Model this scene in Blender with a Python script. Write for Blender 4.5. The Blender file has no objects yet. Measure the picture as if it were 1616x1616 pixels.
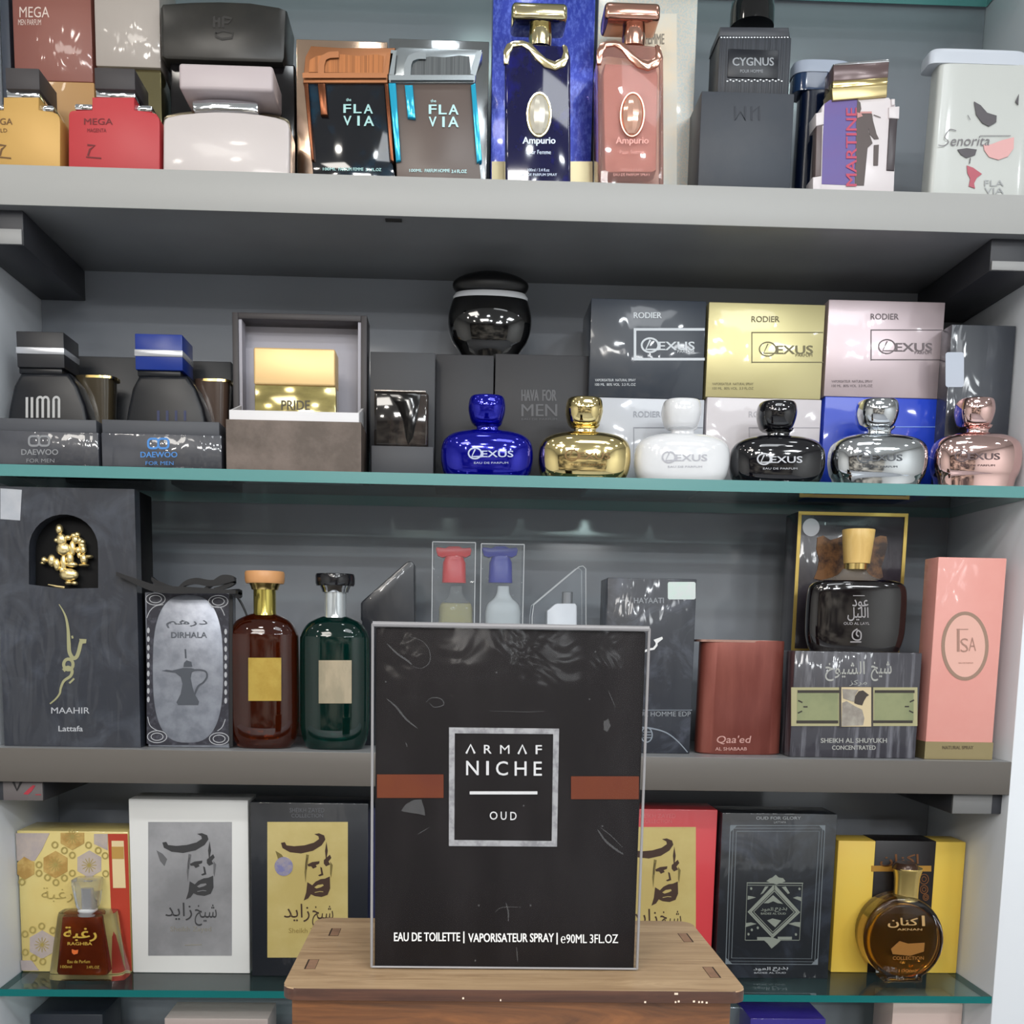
import bpy, bmesh, math, random
from math import radians, sin, cos, pi, sqrt
from mathutils import Vector, Matrix

random.seed(7)
SC = bpy.context.scene
COL = SC.collection

# ------------------------------------------------------------------ camera
F = 1650.0
PPX, PPY = 770.0, 1214.0
PITCH, YAW, ROLL = radians(7.191), radians(1.6753), radians(1.0)
CR = Matrix.Rotation(-YAW, 3, 'Z') @ Matrix.Rotation(pi / 2 - PITCH, 3, 'X') @ Matrix.Rotation(ROLL, 3, 'Z')
CPOS = Vector((0, -1, 0))
cd = bpy.data.cameras.new('camera')
cam = bpy.data.objects.new('camera', cd)
COL.objects.link(cam)
cd.sensor_fit = 'HORIZONTAL'
cd.sensor_width = 36
cd.lens = F / 1616 * 36
cd.shift_x = (808 - PPX) / 1616
cd.shift_y = (PPY - 808) / 1616
cd.clip_start = 0.02
cam.matrix_world = Matrix.Translation(CPOS) @ CR.to_4x4()
SC.camera = cam

# ------------------------------------------------------------------ world, exposure
SC.view_settings.view_transform = 'Standard'
SC.view_settings.look = 'None'
SC.view_settings.gamma = 1
SC.view_settings.use_curve_mapping = False
SC.view_settings.exposure = 0.0
w = bpy.data.worlds.new('world')
SC.world = w
w.use_nodes = True
w.node_tree.nodes['Background'].inputs[0].default_value = (0.62, 0.68, 0.75, 1)
w.node_tree.nodes['Background'].inputs[1].default_value = 0.3


# ------------------------------------------------------------------ lights of the shop ceiling
def area(name, loc, size, energy, col=(1, 1, 1), tgt=None, shape='RECTANGLE', sy=None):
    l = bpy.data.lights.new(name, 'AREA')
    l.shape = shape
    l.size = size
    l.size_y = sy or size
    l.energy = energy
    l.color = col
    o = bpy.data.objects.new(name, l)
    COL.objects.link(o)
    o.location = loc
    if tgt is not None:
        o.rotation_euler = (Vector(tgt) - Vector(loc)).to_track_quat('-Z', 'Y').to_euler()
    return o


for x, y, e, c in ((0.5, -1.5, 7, (0.93, 0.97, 1.0)), (-0.8, -2.3, 18, (1.0, 0.95, 0.88)), (1.6, -3.0, 32, (0.94, 0.98, 1.0)), (-0.3, -3.9, 46, (1, .98, .95)), (1.0, -4.9, 46, (.95, .98, 1))):
    area('ceiling_panel_light', (x, y, 1.22), 0.6, e, c)
for y, e in ((-0.55, 0.8), (-1.6, 3.2), (-2.8, 8), (-4.2, 15)):
    for k in range(5):
        x = -1.5 + k * 0.75 + (0.2 if y in (-1.6, -4.2) else 0)
        area('ceiling_downlight', (x, y, 1.22), 0.12, e, (1, .94, .86) if x < -.2 else (.92, .97, 1), None, 'DISK')


# ------------------------------------------------------------------ projection helpers
def ray(px, py):
    return CR @ Vector(((px - PPX) / F, -(py - PPY) / F, -1))


def onY(px, py, Y):
    d = ray(px, py)
    return CPOS + d * ((Y - CPOS.y) / d.y)


def onZ(px, py, z):
    d = ray(px, py)
    return CPOS + d * ((z - CPOS.z) / d.z)


def proj(p):
    q = CR.transposed() @ (Vector(p) - CPOS)
    return PPX + F * q.x / -q.z, PPY - F * q.y / -q.z


def crop(x0, y0, s):
    """points read in an enlarged view of the photograph, back to photograph pixels"""
    def g(*pts):
        r = [(x0 + x / s, None if y is None else y0 + y / s) for x, y in pts]
        return r
    return g


def rect(g, l, t, r, b):
    (a, c), (d, e) = g((l, t), (r, b))
    return (a, c, d, e)


# ------------------------------------------------------------------ materials
def lin(c):
    def f(v):
        v = v / 255
        return v / 12.92 if v <= 0.04045 else ((v + 0.055) / 1.055) ** 2.4
    return (f(c[0]), f(c[1]), f(c[2]), 1)


_M = {}


def M(name, rgb=(128, 128, 128), rough=0.5, metal=0.0, coat=0.0, film=0.0, noise=None, trans=0.0, ior=1.45,
      bump=None, spec=0.5, emit=0.0, coatr=0.06, fscale=(45, 45, 16)):
    if name in _M:
        return _M[name]
    m = bpy.data.materials.new(name)
    m.use_nodes = True
    nt = m.node_tree
    p = nt.nodes['Principled BSDF']
    I = p.inputs
    I['Base Color'].default_value = lin(rgb)
    I['Roughness'].default_value = rough
    I['Metallic'].default_value = metal
    I['IOR'].default_value = ior
    I['Specular IOR Level'].default_value = spec
    I['Transmission Weight'].default_value = trans
    I['Coat Weight'].default_value = max(coat, film)
    I['Coat Roughness'].default_value = coatr
    tc = nt.nodes.new('ShaderNodeTexCoord')

    def tex(scale, detail=3.0, rough_=0.55, dist=0.0):
        mp = nt.nodes.new('ShaderNodeMapping')
        sc = scale if isinstance(scale, (tuple, list)) else (scale, scale, scale)
        mp.inputs['Scale'].default_value = sc
        nt.links.new(tc.outputs['Object'], mp.inputs['Vector'])
        n = nt.nodes.new('ShaderNodeTexNoise')
        n.inputs['Scale'].default_value = 1
        n.inputs['Detail'].default_value = detail
        n.inputs['Roughness'].default_value = rough_
        n.inputs['Distortion'].default_value = dist
        nt.links.new(mp.outputs[0], n.inputs['Vector'])
        return n
    if noise:
        sc, rgb2, lo, hi = noise[:4]
        n = tex(sc, 5.0, 0.6, noise[4] if len(noise) > 4 else 0.0)
        r = nt.nodes.new('ShaderNodeMapRange')
        r.inputs['From Min'].default_value = lo
        r.inputs['From Max'].default_value = hi
        nt.links.new(n.outputs['Fac'], r.inputs['Value'])
        mx = nt.nodes.new('ShaderNodeMix')
        mx.data_type = 'RGBA'
        mx.inputs[6].default_value = lin(rgb)
        mx.inputs[7].default_value = lin(rgb2)
        nt.links.new(r.outputs[0], mx.inputs[0])
        nt.links.new(mx.outputs[2], I['Base Color'])
    if film:
        n = tex(fscale, 2.0, 0.5, 0.6)
        b = nt.nodes.new('ShaderNodeBump')
        b.inputs['Strength'].default_value = 0.42
        b.inputs['Distance'].default_value = 0.004
        nt.links.new(n.outputs['Fac'], b.inputs['Height'])
        nt.links.new(b.outputs[0], I['Coat Normal'])
    if bump:
        n = tex(bump[0], 3.0)
        b = nt.nodes.new('ShaderNodeBump')
        b.inputs['Strength'].default_value = bump[1]
        b.inputs['Distance'].default_value = 0.001
        nt.links.new(n.outputs['Fac'], b.inputs['Height'])
        nt.links.new(b.outputs[0], I['Normal'])
    if emit:
        I['Emission Color'].default_value = lin(rgb)
        I['Emission Strength'].default_value = emit
    _M[name] = m
    return m


def clear(name, tint=(245, 250, 250), gloss=1.0, rough=0.02, ior=1.45, milky=0.0, bump=0.0):
    """thin clear plastic or a glass sheet: lets light straight through, mirrors by Fresnel"""
    if name in _M:
        return _M[name]
    m = bpy.data.materials.new(name)
    m.use_nodes = True
    nt = m.node_tree
    nt.nodes.remove(nt.nodes['Principled BSDF'])
    out = nt.nodes['Material Output']
    t = nt.nodes.new('ShaderNodeBsdfTransparent')
    t.inputs[0].default_value = lin(tint)
    g = nt.nodes.new('ShaderNodeBsdfGlossy')
    g.inputs['Roughness'].default_value = rough
    fr = nt.nodes.new('ShaderNodeFresnel')
    fr.inputs[0].default_value = ior
    mul = nt.nodes.new('ShaderNodeMath')
    mul.operation = 'MULTIPLY'
    mul.inputs[1].default_value = gloss
    nt.links.new(fr.outputs[0], mul.inputs[0])
    mx = nt.nodes.new('ShaderNodeMixShader')
    geo = nt.nodes.new('ShaderNodeNewGeometry')
    sub = nt.nodes.new('ShaderNodeMath')
    sub.operation = 'SUBTRACT'
    sub.inputs[0].default_value = 1
    nt.links.new(geo.outputs['Backfacing'], sub.inputs[1])
    mm = nt.nodes.new('ShaderNodeMath')
    mm.operation = 'MULTIPLY'
    nt.links.new(mul.outputs[0], mm.inputs[0])
    nt.links.new(sub.outputs[0], mm.inputs[1])
    nt.links.new(mm.outputs[0], mx.inputs[0])
    a = t
    if milky:
        df = nt.nodes.new('ShaderNodeBsdfDiffuse')
        df.inputs[0].default_value = (0.8, 0.82, 0.84, 1)
        m2 = nt.nodes.new('ShaderNodeMixShader')
        m2.inputs[0].default_value = milky
        nt.links.new(t.outputs[0], m2.inputs[1])
        nt.links.new(df.outputs[0], m2.inputs[2])
        a = m2
    nt.links.new(a.outputs[0], mx.inputs[1])
    nt.links.new(g.outputs[0], mx.inputs[2])
    if bump:
        tc = nt.nodes.new('ShaderNodeTexCoord')
        n = nt.nodes.new('ShaderNodeTexNoise')
        n.inputs['Scale'].default_value = 55
        n.inputs['Distortion'].default_value = 0.8
        nt.links.new(tc.outputs['Object'], n.inputs['Vector'])
        b = nt.nodes.new('ShaderNodeBump')
        b.inputs['Strength'].default_value = bump
        b.inputs['Distance'].default_value = 0.003
        nt.links.new(n.outputs['Fac'], b.inputs['Height'])
        nt.links.new(b.outputs[0], g.inputs['Normal'])
    nt.links.new(mx.outputs[0], out.inputs[0])
    _M[name] = m
    return m


def wood(name, c1, c2, c3, rough=0.45, sc=(6, 60, 60)):
    if name in _M:
        return _M[name]
    m = M(name, c1, rough)
    nt = m.node_tree
    p = nt.nodes['Principled BSDF']
    tc = nt.nodes.new('ShaderNodeTexCoord')
    mp = nt.nodes.new('ShaderNodeMapping')
    mp.inputs['Scale'].default_value = sc
    nt.links.new(tc.outputs['Object'], mp.inputs['Vector'])
    n = nt.nodes.new('ShaderNodeTexNoise')
    n.inputs['Scale'].default_value = 2.2
    n.inputs['Detail'].default_value = 8
    n.inputs['Roughness'].default_value = 0.68
    n.inputs['Distortion'].default_value = 1.4
    nt.links.new(mp.outputs[0], n.inputs['Vector'])
    cr = nt.nodes.new('ShaderNodeValToRGB')
    e = cr.color_ramp.elements
    e[0].position, e[0].color = 0.3, lin(c2)
    e[1].position, e[1].color = 0.7, lin(c3)
    k = e.new(0.5)
    k.color = lin(c1)
    nt.links.new(n.outputs['Fac'], cr.inputs[0])
    nt.links.new(cr.outputs[0], p.inputs['Base Color'])
    return m


# ------------------------------------------------------------------ mesh helpers
def link_mesh(name, bm, mat, parent=None, sharp=35):
    bmesh.ops.recalc_face_normals(bm, faces=bm.faces)
    me = bpy.data.meshes.new(name)
    bm.to_mesh(me)
    bm.free()
    me.polygons.foreach_set('use_smooth', [True] * len(me.polygons))
    me.set_sharp_from_angle(angle=radians(sharp))
    for mm in (mat if isinstance(mat, (list, tuple)) else [mat]):
        me.materials.append(mm)
    o = bpy.data.objects.new(name, me)
    COL.objects.link(o)
    if parent is not None:
        o.parent = parent.o if isinstance(parent, Thing) else parent
    return o


def tag(o, label, cat, group=None, kind=None):
    if label:
        o['label'] = label
    if cat:
        o['category'] = cat
    if group:
        o['group'] = group
    if kind:
        o['kind'] = kind
    return o


def add_box(bm, x0, x1, y0, y1, z0, z1, bevel=0.0, seg=2):
    r = bmesh.ops.create_cube(bm, size=1)
    vs = r['verts']
    for v in vs:
        v.co.x = x0 if v.co.x < 0 else x1
        v.co.y = y0 if v.co.y < 0 else y1
        v.co.z = z0 if v.co.z < 0 else z1
    if bevel:
        es = list({e for v in vs for e in v.link_edges})
        bmesh.ops.bevel(bm, geom=es, offset=bevel, segments=seg, affect='EDGES', profile=0.5, clamp_overlap=True)
    return bm


def box(name, parent, mat, x0, x1, y0, y1, z0, z1, bevel=0.0008, seg=2):
    return link_mesh(name, add_box(bmesh.new(), x0, x1, y0, y1, z0, z1, bevel, seg), mat, parent)


def add_prism(bm, pts, y0, y1, bevel=0.0, seg=2):
    """outline of (x, z) points pushed from y0 to y1"""
    va = [bm.verts.new((x, y0, z)) for x, z in pts]
    vb = [bm.verts.new((x, y1, z)) for x, z in pts]
    fa = bm.faces.new(va)
    fb = bm.faces.new(vb[::-1])
    n = len(pts)
    for i in range(n):
        bm.faces.new((va[i], vb[i], vb[(i + 1) % n], va[(i + 1) % n]))
    if bevel:
        bmesh.ops.recalc_face_normals(bm, faces=bm.faces)
        bmesh.ops.bevel(bm, geom=list(fa.edges) + list(fb.edges), offset=bevel, segments=seg, affect='EDGES', profile=0.5,
                        clamp_overlap=True)
    return bm


def add_loft(bm, prof, e=2.0, n=40, xc=0.0, yc=0.0, seg_smooth=True):
    """prof: (z, half width, half depth[, exponent]); super-elliptic rings"""
    rings = []
    for q in prof:
        z, hw, hd = q[:3]
        ee = q[3] if len(q) > 3 else e
        ring = []
        for i in range(n):
            a = 2 * pi * (i + 0.5) / n
            c, s = cos(a), sin(a)
            ring.append(bm.verts.new((xc + hw * math.copysign(abs(c) ** (2 / ee), c), yc + hd * math.copysign(abs(s) ** (2 / ee), s), z)))
        rings.append(ring)
    for a, b in zip(rings, rings[1:]):
        for i in range(n):
            bm.faces.new((a[i], a[(i + 1) % n], b[(i + 1) % n], b[i]))
    bm.faces.new(rings[0][::-1])
    bm.faces.new(rings[-1])
    return bm


def smooth_prof(prof, k=4):
    """Catmull-Rom through a profile"""
    out = []
    P = [prof[0]] + list(prof) + [prof[-1]]
    for i in range(1, len(P) - 2):
        for j in range(k):
            t = j / k
            out.append(tuple(0.5 * ((2 * b) + (c - a) * t + (2 * a - 5 * b + 4 * c - d) * t * t + (3 * b - a - 3 * c + d) * t ** 3)
                             for a, b, c, d in zip(P[i - 1], P[i], P[i + 1], P[i + 2])))
    out.append(tuple(prof[-1]))
    return out


def loft_surf(prof, e, xc=0.0, yc=0.0):
    pr = sorted(prof, key=lambda q: q[0])

    def s(x, z):
        z = min(max(z, pr[0][0]), pr[-1][0])
        for a, b in zip(pr, pr[1:]):
            if a[0] <= z <= b[0]:
                t = 0 if b[0] == a[0] else (z - a[0]) / (b[0] - a[0])
                hw, hd = a[1] + (b[1] - a[1]) * t, a[2] + (b[2] - a[2]) * t
                q = min(abs(x - xc) / max(hw, 1e-6), 0.999)
                return yc - hd * (1 - q ** e) ** (1 / e)
        return yc - pr[-1][2]
    return s


def add_tube(bm, pts, r, n=8):
    rings = []
    for i, p in enumerate(pts):
        p = Vector(p)
        d = (Vector(pts[min(i + 1, len(pts) - 1)]) - Vector(pts[max(i - 1, 0)])).normalized()
        u = d.cross(Vector((0, 1, 0.013)))
        if u.length < 1e-4:
            u = d.cross(Vector((1, 0, 0)))
        u.normalize()
        v = d.cross(u)
        rr = r[i] if isinstance(r, (list, tuple)) else r
        rings.append([bm.verts.new(p + (u * cos(2 * pi * k / n) + v * sin(2 * pi * k / n)) * rr) for k in range(n)])
    for a, b in zip(rings, rings[1:]):
        for k in range(n):
            bm.faces.new((a[k], a[(k + 1) % n], b[(k + 1) % n], b[k]))
    bm.faces.new(rings[0][::-1])
    bm.faces.new(rings[-1])
    return bm


def add_ball(bm, c, rx, ry, rz, seg=16, rings=10):
    r = bmesh.ops.create_uvsphere(bm, u_segments=seg, v_segments=rings, radius=1)
    for v in r['verts']:
        v.co = Vector((c[0] + v.co.x * rx, c[1] + v.co.y * ry, c[2] + v.co.z * rz))
    return bm


def ell(cx, cy, rx, ry, n=28, a0=0, a1=360):
    return [(cx + rx * cos(radians(a0 + (a1 - a0) * i / n)), cy + ry * sin(radians(a0 + (a1 - a0) * i / n)))
            for i in range(n + (0 if abs(a1 - a0) >= 360 else 1))]


def rrect(l, t, r, b, q, n=4):
    o = []
    for cx, cy, a in ((r - q, t + q, -90), (r - q, b - q, 0), (l + q, b - q, 90), (l + q, t + q, 180)):
        for i in range(n + 1):
            an = radians(a + 90 * i / n)
            o.append((cx + q * cos(an), cy + q * sin(an)))
    return o


def bez(pts, k=6):
    """smooth polyline through points"""
    return [q for q in smooth_prof(pts, k)]


class Thing:
    """one thing standing on a shelf: its Empty at the base, x across, -y to the viewer, z up"""

    def __init__(s, name, label, cat, l, r, top, z, Y, d, rz=0.0, group=None):
        a = radians(rz)
        ca, sa = cos(a), sin(a)
        mid = (l + r) / 2
        X = onY(mid, top, Y).x
        pb = proj((X, Y, z))[1]
        ym = (top + pb) / 2
        Xl = onY(l, ym, Y).x
        dr = ray(r, ym)
        s.w = (Xl * dr.y - dr.x * (Y + 1)) / (-ca * dr.y + sa * dr.x)
        fx, fy = Xl + s.w / 2 * ca, Y + s.w / 2 * sa
        s.h = onY(mid, top, fy).z - z
        s.d = d
        s.loc = Vector((fx - sa * d / 2, fy + ca * d / 2, z + 0.0002))
        s.Mx = Matrix.Translation(s.loc) @ Matrix.Rotation(a, 4, 'Z')
        s.Mi = s.Mx.inverted()
        s.c0 = s.Mi @ CPOS
        s.yf = -d / 2
        s.o = bpy.data.objects.new(name, None)
        s.o.empty_display_size = 0.02
        COL.objects.link(s.o)
        s.o.location = s.loc
        s.o.rotation_euler = (0, 0, a)
        tag(s.o, label, cat, group)

    def pt(s, px, py, y=None):
        """photograph pixel -> (x, z) on this thing's upright plane at local depth y (front face if None)"""
        y = s.yf if y is None else y
        if py is None:
            x, _ = s.pt(px, proj(s.Mx @ Vector((0, y, 0)))[1], y)
            return x, 0.0
        d = s.Mi.to_3x3() @ ray(px, py)
        q = s.c0 + d * ((y - s.c0.y) / d.y)
        return q.x, q.z

    def pts(s, L, y=None):
        return [s.pt(a, b, y) for a, b in L]

    def body(s, name, mat, bevel=0.0008, seg=2):
        return box(name, s, mat, -s.w / 2, s.w / 2, -s.d / 2, s.d / 2, 0, s.h, bevel, seg)

    def rbox(s, name, mat, R, y0, y1, bevel=0.0008, seg=2, parent=None):
        """box whose front outline is the pixel rectangle R = (l, t, r, b)"""
        l, t, r, b = R
        bb = b if b is not None else proj(s.Mx @ Vector((0, y0, 0)))[1]
        mx, my = (l + r) / 2, (t + bb) / 2
        x0, x1 = s.pt(l, my, y0)[0], s.pt(r, my, y0)[0]
        z1 = s.pt(mx, t, y0)[1]
        z0 = 0.0 if b is None else s.pt(mx, b, y0)[1]
        return box(name, parent or s, mat, x0, x1, y0, y1, z0, z1, bevel, seg)

    def prism(s, name, mat, L, y0, y1, bevel=0.0008, seg=2, parent=None):
        return link_mesh(name, add_prism(bmesh.new(), s.pts(L, y0), y0, y1, bevel, seg), mat, parent or s)

    def prof(s, cx, L, yc=0.0, dr=1.0):
        """L of (py, half width px[, half depth px]) -> (z, hw, hd) and the x of the axis"""
        out = []
        x0 = None
        for q in L:
            x, z = s.pt(cx, q[0], yc)
            sx = abs(s.pt(cx + 50, q[0] if q[0] else 700, yc)[0] - s.pt(cx - 50, q[0] if q[0] else 700, yc)[0]) / 100
            hd = q[2] * sx if len(q) > 2 else q[1] * sx * dr
            out.append((z, q[1] * sx, hd))
            if x0 is None:
                x0 = x
        return out, x0

    def loft(s, name, mat, cx, L, yc=0.0, dr=1.0, e=2.0, n=40, k=0, parent=None):
        pr, x0 = s.prof(cx, L, yc, dr)
        if k:
            pr = [(max(q[0], pr[0][0]),) + tuple(q[1:]) for q in smooth_prof(pr, k)] if pr[0][0] < pr[-1][0] else smooth_prof(pr, k)
        o = link_mesh(name, add_loft(bmesh.new(), pr, e, n, x0, yc), mat, parent or s)
        s.surf = loft_surf(pr, e, x0, yc)
        return o


_T = {}


def text_geo(body, bold=0.0):
    k = (body, bold)
    if k not in _T:
        c = bpy.data.curves.new('t', 'FONT')
        c.body = body
        c.offset = bold
        c.resolution_u = 3
        o = bpy.data.objects.new('t', c)
        COL.objects.link(o)
        dg = bpy.context.evaluated_depsgraph_get()
        me = bpy.data.meshes.new_from_object(o.evaluated_get(dg))
        vs = [(v.co.x, v.co.y) for v in me.vertices]
        fs = [tuple(p.vertices) for p in me.polygons]
        bpy.data.objects.remove(o)
        bpy.data.meshes.remove(me)
        x0, x1 = min(v[0] for v in vs), max(v[0] for v in vs)
        y0, y1 = min(v[1] for v in vs), max(v[1] for v in vs)
        _T[k] = ([((x - x0) / (x1 - x0), (y - y0) / max(y1 - y0, 1e-6)) for x, y in vs], fs)
    return _T[k]


_AR = {'ا': 0xFE8D, 'أ': 0xFE83, 'ب': 0xFE8F, 'ة': 0xFE93, 'ت': 0xFE95, 'ح': 0xFEA1, 'خ': 0xFEA5, 'د': 0xFEA9, 'ر': 0xFEAD, 'ز': 0xFEAF,
       'س': 0xFEB1, 'ش': 0xFEB5, 'ع': 0xFEC9, 'غ': 0xFECD, 'ك': 0xFED9, 'ل': 0xFEDD, 'م': 0xFEE1, 'ن': 0xFEE5, 'ه': 0xFEE9,
       'و': 0xFEED, 'ي': 0xFEF1}
_NOJOIN = set('اأدرزوة')


def arab(t):
    """joined letter forms in visual order"""
    out = []
    for i, ch in enumerate(t):
        if ch not in _AR:
            out.append(ch)
            continue
        pre = i > 0 and t[i - 1] in _AR and t[i - 1] not in _NOJOIN
        nxt = i + 1 < len(t) and t[i + 1] in _AR and ch not in _NOJOIN
        if ch in _NOJOIN:
            k = 1 if pre else 0
        else:
            k = 3 if pre and nxt else 2 if nxt else 1 if pre else 0
        out.append(chr(_AR[ch] + k))
    return ''.join(out[::-1])


class Print:
    """ink, foil or a sticker lying on the front of a thing; one mesh of one material"""

    def __init__(s, T, y=None, dy=0.0004, surf=None):
        s.T, s.bm, s.surf, s.dy = T, bmesh.new(), surf, dy
        s.y = (T.yf if y is None else y)
        s.n = 0

    def v(s, x, z):
        if s.surf:
            return s.bm.verts.new((x, s.surf(x, z) - s.dy, z))
        return s.bm.verts.new((x, s.y - s.dy, z))

    def xz(s, p):
        if s.surf:
            x, z = s.T.pt(p[0], p[1], s.y)
            for _ in range(2):
                x, z = s.T.pt(p[0], p[1], s.surf(x, z))
            return x, z
        return s.T.pt(p[0], p[1], s.y)

    def poly(s, L):
        s.dy += 6e-6
        q = [s.xz(p) for p in L]
        fa = [s.v(x, z) for x, z in q]
        s.bm.faces.new(fa)
        # a little thickness so the print sits on its surface
        fb = [s.bm.verts.new((v.co.x, v.co.y + s.dy * 1.2, v.co.z)) for v in fa]
        n = len(fa)
        for i in range(n):
            s.bm.faces.new((fa[i], fb[i], fb[(i + 1) % n], fa[(i + 1) % n]))
        return s

    def rect(s, l, t, r, b):
        return s.poly([(l, t), (r, t), (r, b), (l, b)])

    def line(s, L, wd, closed=False):
        """ribbon of pixel width wd (a number or one per point)"""
        s.dy += 6e-6
        q = [Vector(p) for p in L]
        n = len(q)
        ws = wd if isinstance(wd, (list, tuple)) else [wd] * n
        A, B = [], []
        for i in range(n):
            a = q[(i - 1) % n] if closed or i else q[i]
            b = q[(i + 1) % n] if closed or i < n - 1 else q[i]
            d = b - a
            if d.length < 1e-6:
                d = Vector((1, 0))
            d.normalize()
            nn = Vector((-d.y, d.x)) * ws[i] / 2
            A.append(s.v(*s.xz(q[i] + nn)))
            B.append(s.v(*s.xz(q[i] - nn)))
        for i in range(n if closed else n - 1):
            j = (i + 1) % n
            s.bm.faces.new((A[i], A[j], B[j], B[i]))
        return s

    def frame(s, l, t, r, b, wd):
        h = wd / 2
        for q in ((l, t, r, t + wd), (l, b - wd, r, b), (l, t + wd, l + wd, b - wd), (r - wd, t + wd, r, b - wd)):
            s.rect(*q)
        return s

    def text(s, body, R, bold=0.0, shear=0.0, up=False):
        l, t, r, b = R
        if bold > .01:
            k = bold * .8 * ((r - l) if up else (b - t))
            for j in (-1, 1):
                s.text(body, (l, t + j * k, r, b + j * k) if up else (l + j * k, t, r + j * k, b), .01, shear, up)
        s.dy += 6e-6
        vs, fs = text_geo(body, 0 if 'M' in body else min(bold, .01))
        nv = []
        for u, v in vs:
            if up:
                p = (l + (1 - v) * (r - l), b - u * (b - t))
            else:
                p = (l + (u + shear * v * (b - t) / max(r - l, 1)) * (r - l), b - v * (b - t))
            nv.append(s.v(*s.xz(p)))
        for f in fs:
            try:
                s.bm.faces.new([nv[i] for i in f])
            except ValueError:
                pass
        return s

    def done(s, name, mat, parent=None, label=None):
        o = link_mesh(name, s.bm, mat, parent or s.T)
        if label:
            o['label'] = label
        return o


def carton(name, label, l, r, top, z, Y, d, mat, rz=0.0, group=None, cat='box', part='carton', bevel=0.0008):
    T = Thing(name, label, cat, l, r, top, z, Y, d, rz, group)
    T.body(part, mat, bevel)
    return T


def yat(px, py, z):
    """depth at which the photograph pixel looks at height z"""
    return onZ(px, py, z).y

# ================================================================== the setting
Z1, Z2, Z3, Z4, Z5 = 0.4096, 0.1502, -0.1118, -0.3495, -0.56     # tops of the five boards in view
ZB1, ZB3 = onY(808, 346, 0).z, onY(808, 1244, 0).z                # undersides of the two grey boards
XL, XR, DEP = -0.4466, 0.5410, 0.17

wallm = M('wall_paint', (196, 196, 194), 0.7)
ceilm = M('ceiling_paint', (222, 222, 220), 0.8)
floorm = M('floor_tile', (126, 128, 132), 0.35)


def struct(name, mat, *b):
    return tag(box(name, None, mat, *b, bevel=0), None, None, None, 'structure')


struct('floor', floorm, -2.6, 2.6, -5.8, 0.24, -1.38, -1.35)
struct('ceiling', ceilm, -2.6, 2.6, -5.8, 0.24, 1.25, 1.28)
struct('wall_front', wallm, -2.6, 2.6, 0.2, 0.24, -1.35, 1.25)
struct('wall_rear', M('rear_wall_mottle', (58, 56, 55), 0.7, noise=((1.1, 1.1, 2.2), (176, 168, 156), .42, .62)), -2.6, 2.6, -5.84, -5.8, -1.35, 1.25)  # unseen wall; dark and pale blotches added for the glossy bottles to reflect
struct('wall_left', wallm, -2.64, -2.6, -5.8, 0.24, -1.35, 1.25)
struct('wall_right', wallm, 2.6, 2.64, -5.8, 0.24, -1.35, 1.25)

lam = M('grey_laminate', (132, 134, 136), 0.32, spec=0.5, noise=((14, 14, 14), (126, 127, 129), .35, .65))
lamb = M('grey_back_laminate', (142, 146, 153), 0.12, spec=0.6)
white = M('white_laminate', (230, 234, 240), 0.3)
dark = M('dark_support', (52, 53, 58), 0.45)

cab = bpy.data.objects.new('shelf_cabinet', None)
COL.objects.link(cab)
cab.location = (0, 0, -1.35)
tag(cab, 'white sided grey backed wall cabinet holding the rows of perfume boxes and bottles', 'shelf unit')


def cpart(name, mat, x0, x1, y0, y1, z0, z1, bv=0.001, par=None, label=None):
    o = box(name, par or cab, mat, x0, x1, y0, y1, z0 + (1.35 if par is None else 0), z1 + (1.35 if par is None else 0), bv)
    if label:
        o['label'] = label
    return o


cpart('side_panel', white, XL - 0.06, XL, 0, DEP + 0.012, -1.35, 0.95)
cpart('side_panel', white, XR, XR + 0.06, 0, DEP + 0.012, -1.35, 0.95)
cpart('back_panel', lamb, XL, XR, DEP, DEP + 0.012, -1.35, 0.95)
cpart('top_panel', white, XL, XR, 0, DEP, 0.93, 0.95)
pale = M('edge_band_grey', (176, 176, 174), 0.4)
taup = M('edge_band_taupe', (98, 93, 88), 0.4)
for zb_, zt_, em_ in ((ZB1, Z1, pale), (ZB3, Z3, taup), (Z5 - 0.03, Z5, taup)):
    bo = cpart('shelf_board', lam, XL, XR, 0.0012, DEP, zb_, zt_, 0.0005)
    cpart('edge_band', em_, XL, XR, 0, 0.0012, zb_, zt_ - .0003, 0.0003, bo, None)
    bo.children[0].location.z = 1.35
cpart('plinth', white, XL, XR, 0.02, DEP, -1.35, -1.25)


def sup(l, r, b, ztop, y0, nm='shelf_support'):
    xa, xb = (XL, onY(r, b, y0).x) if l is None else (onY(l, b, y0).x, XR)
    zb = onY(l or r, b, y0).z
    return cpart(nm, dark, xa, xb, y0, DEP, zb, ztop, 0.001), xa, xb, zb


_, xa, xb, zb = sup(None, 38, 388, ZB1, 0.012)
cpart('support_strip', M('strip_grey', (150, 150, 150), .4), xa + .001, xb - .001, 0.0095, 0.0118, zb + .0005, zb + 0.0135, 0.0004)
_, xa, xb, zb = sup(1561, None, 428, ZB1, 0.012)
cpart('support_strip', M('strip_grey', (150, 150, 150), .4), xa + .001, xb - .001, 0.0095, 0.0118, zb + .0005, zb + 0.0085, 0.0004)
s1, xa, xb, zb = sup(None, 70, 1264, ZB3, 0.01)
cpart('support_strip', M('sticker_grey', (104, 98, 98), .4), onY(5, 1250, .008).x, xb - .0005, 0.008, 0.0098, zb + .0005, ZB3 - .0005, 0.0003)
SB = type('S', (), {})()
SB.yf = 0.008
SB.pt = lambda px, py, y=None: (lambda q: (q.x, q.z + 1.35))(onY(px, py, 0.008))
SB.o = cab
p = Print(SB)
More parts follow.
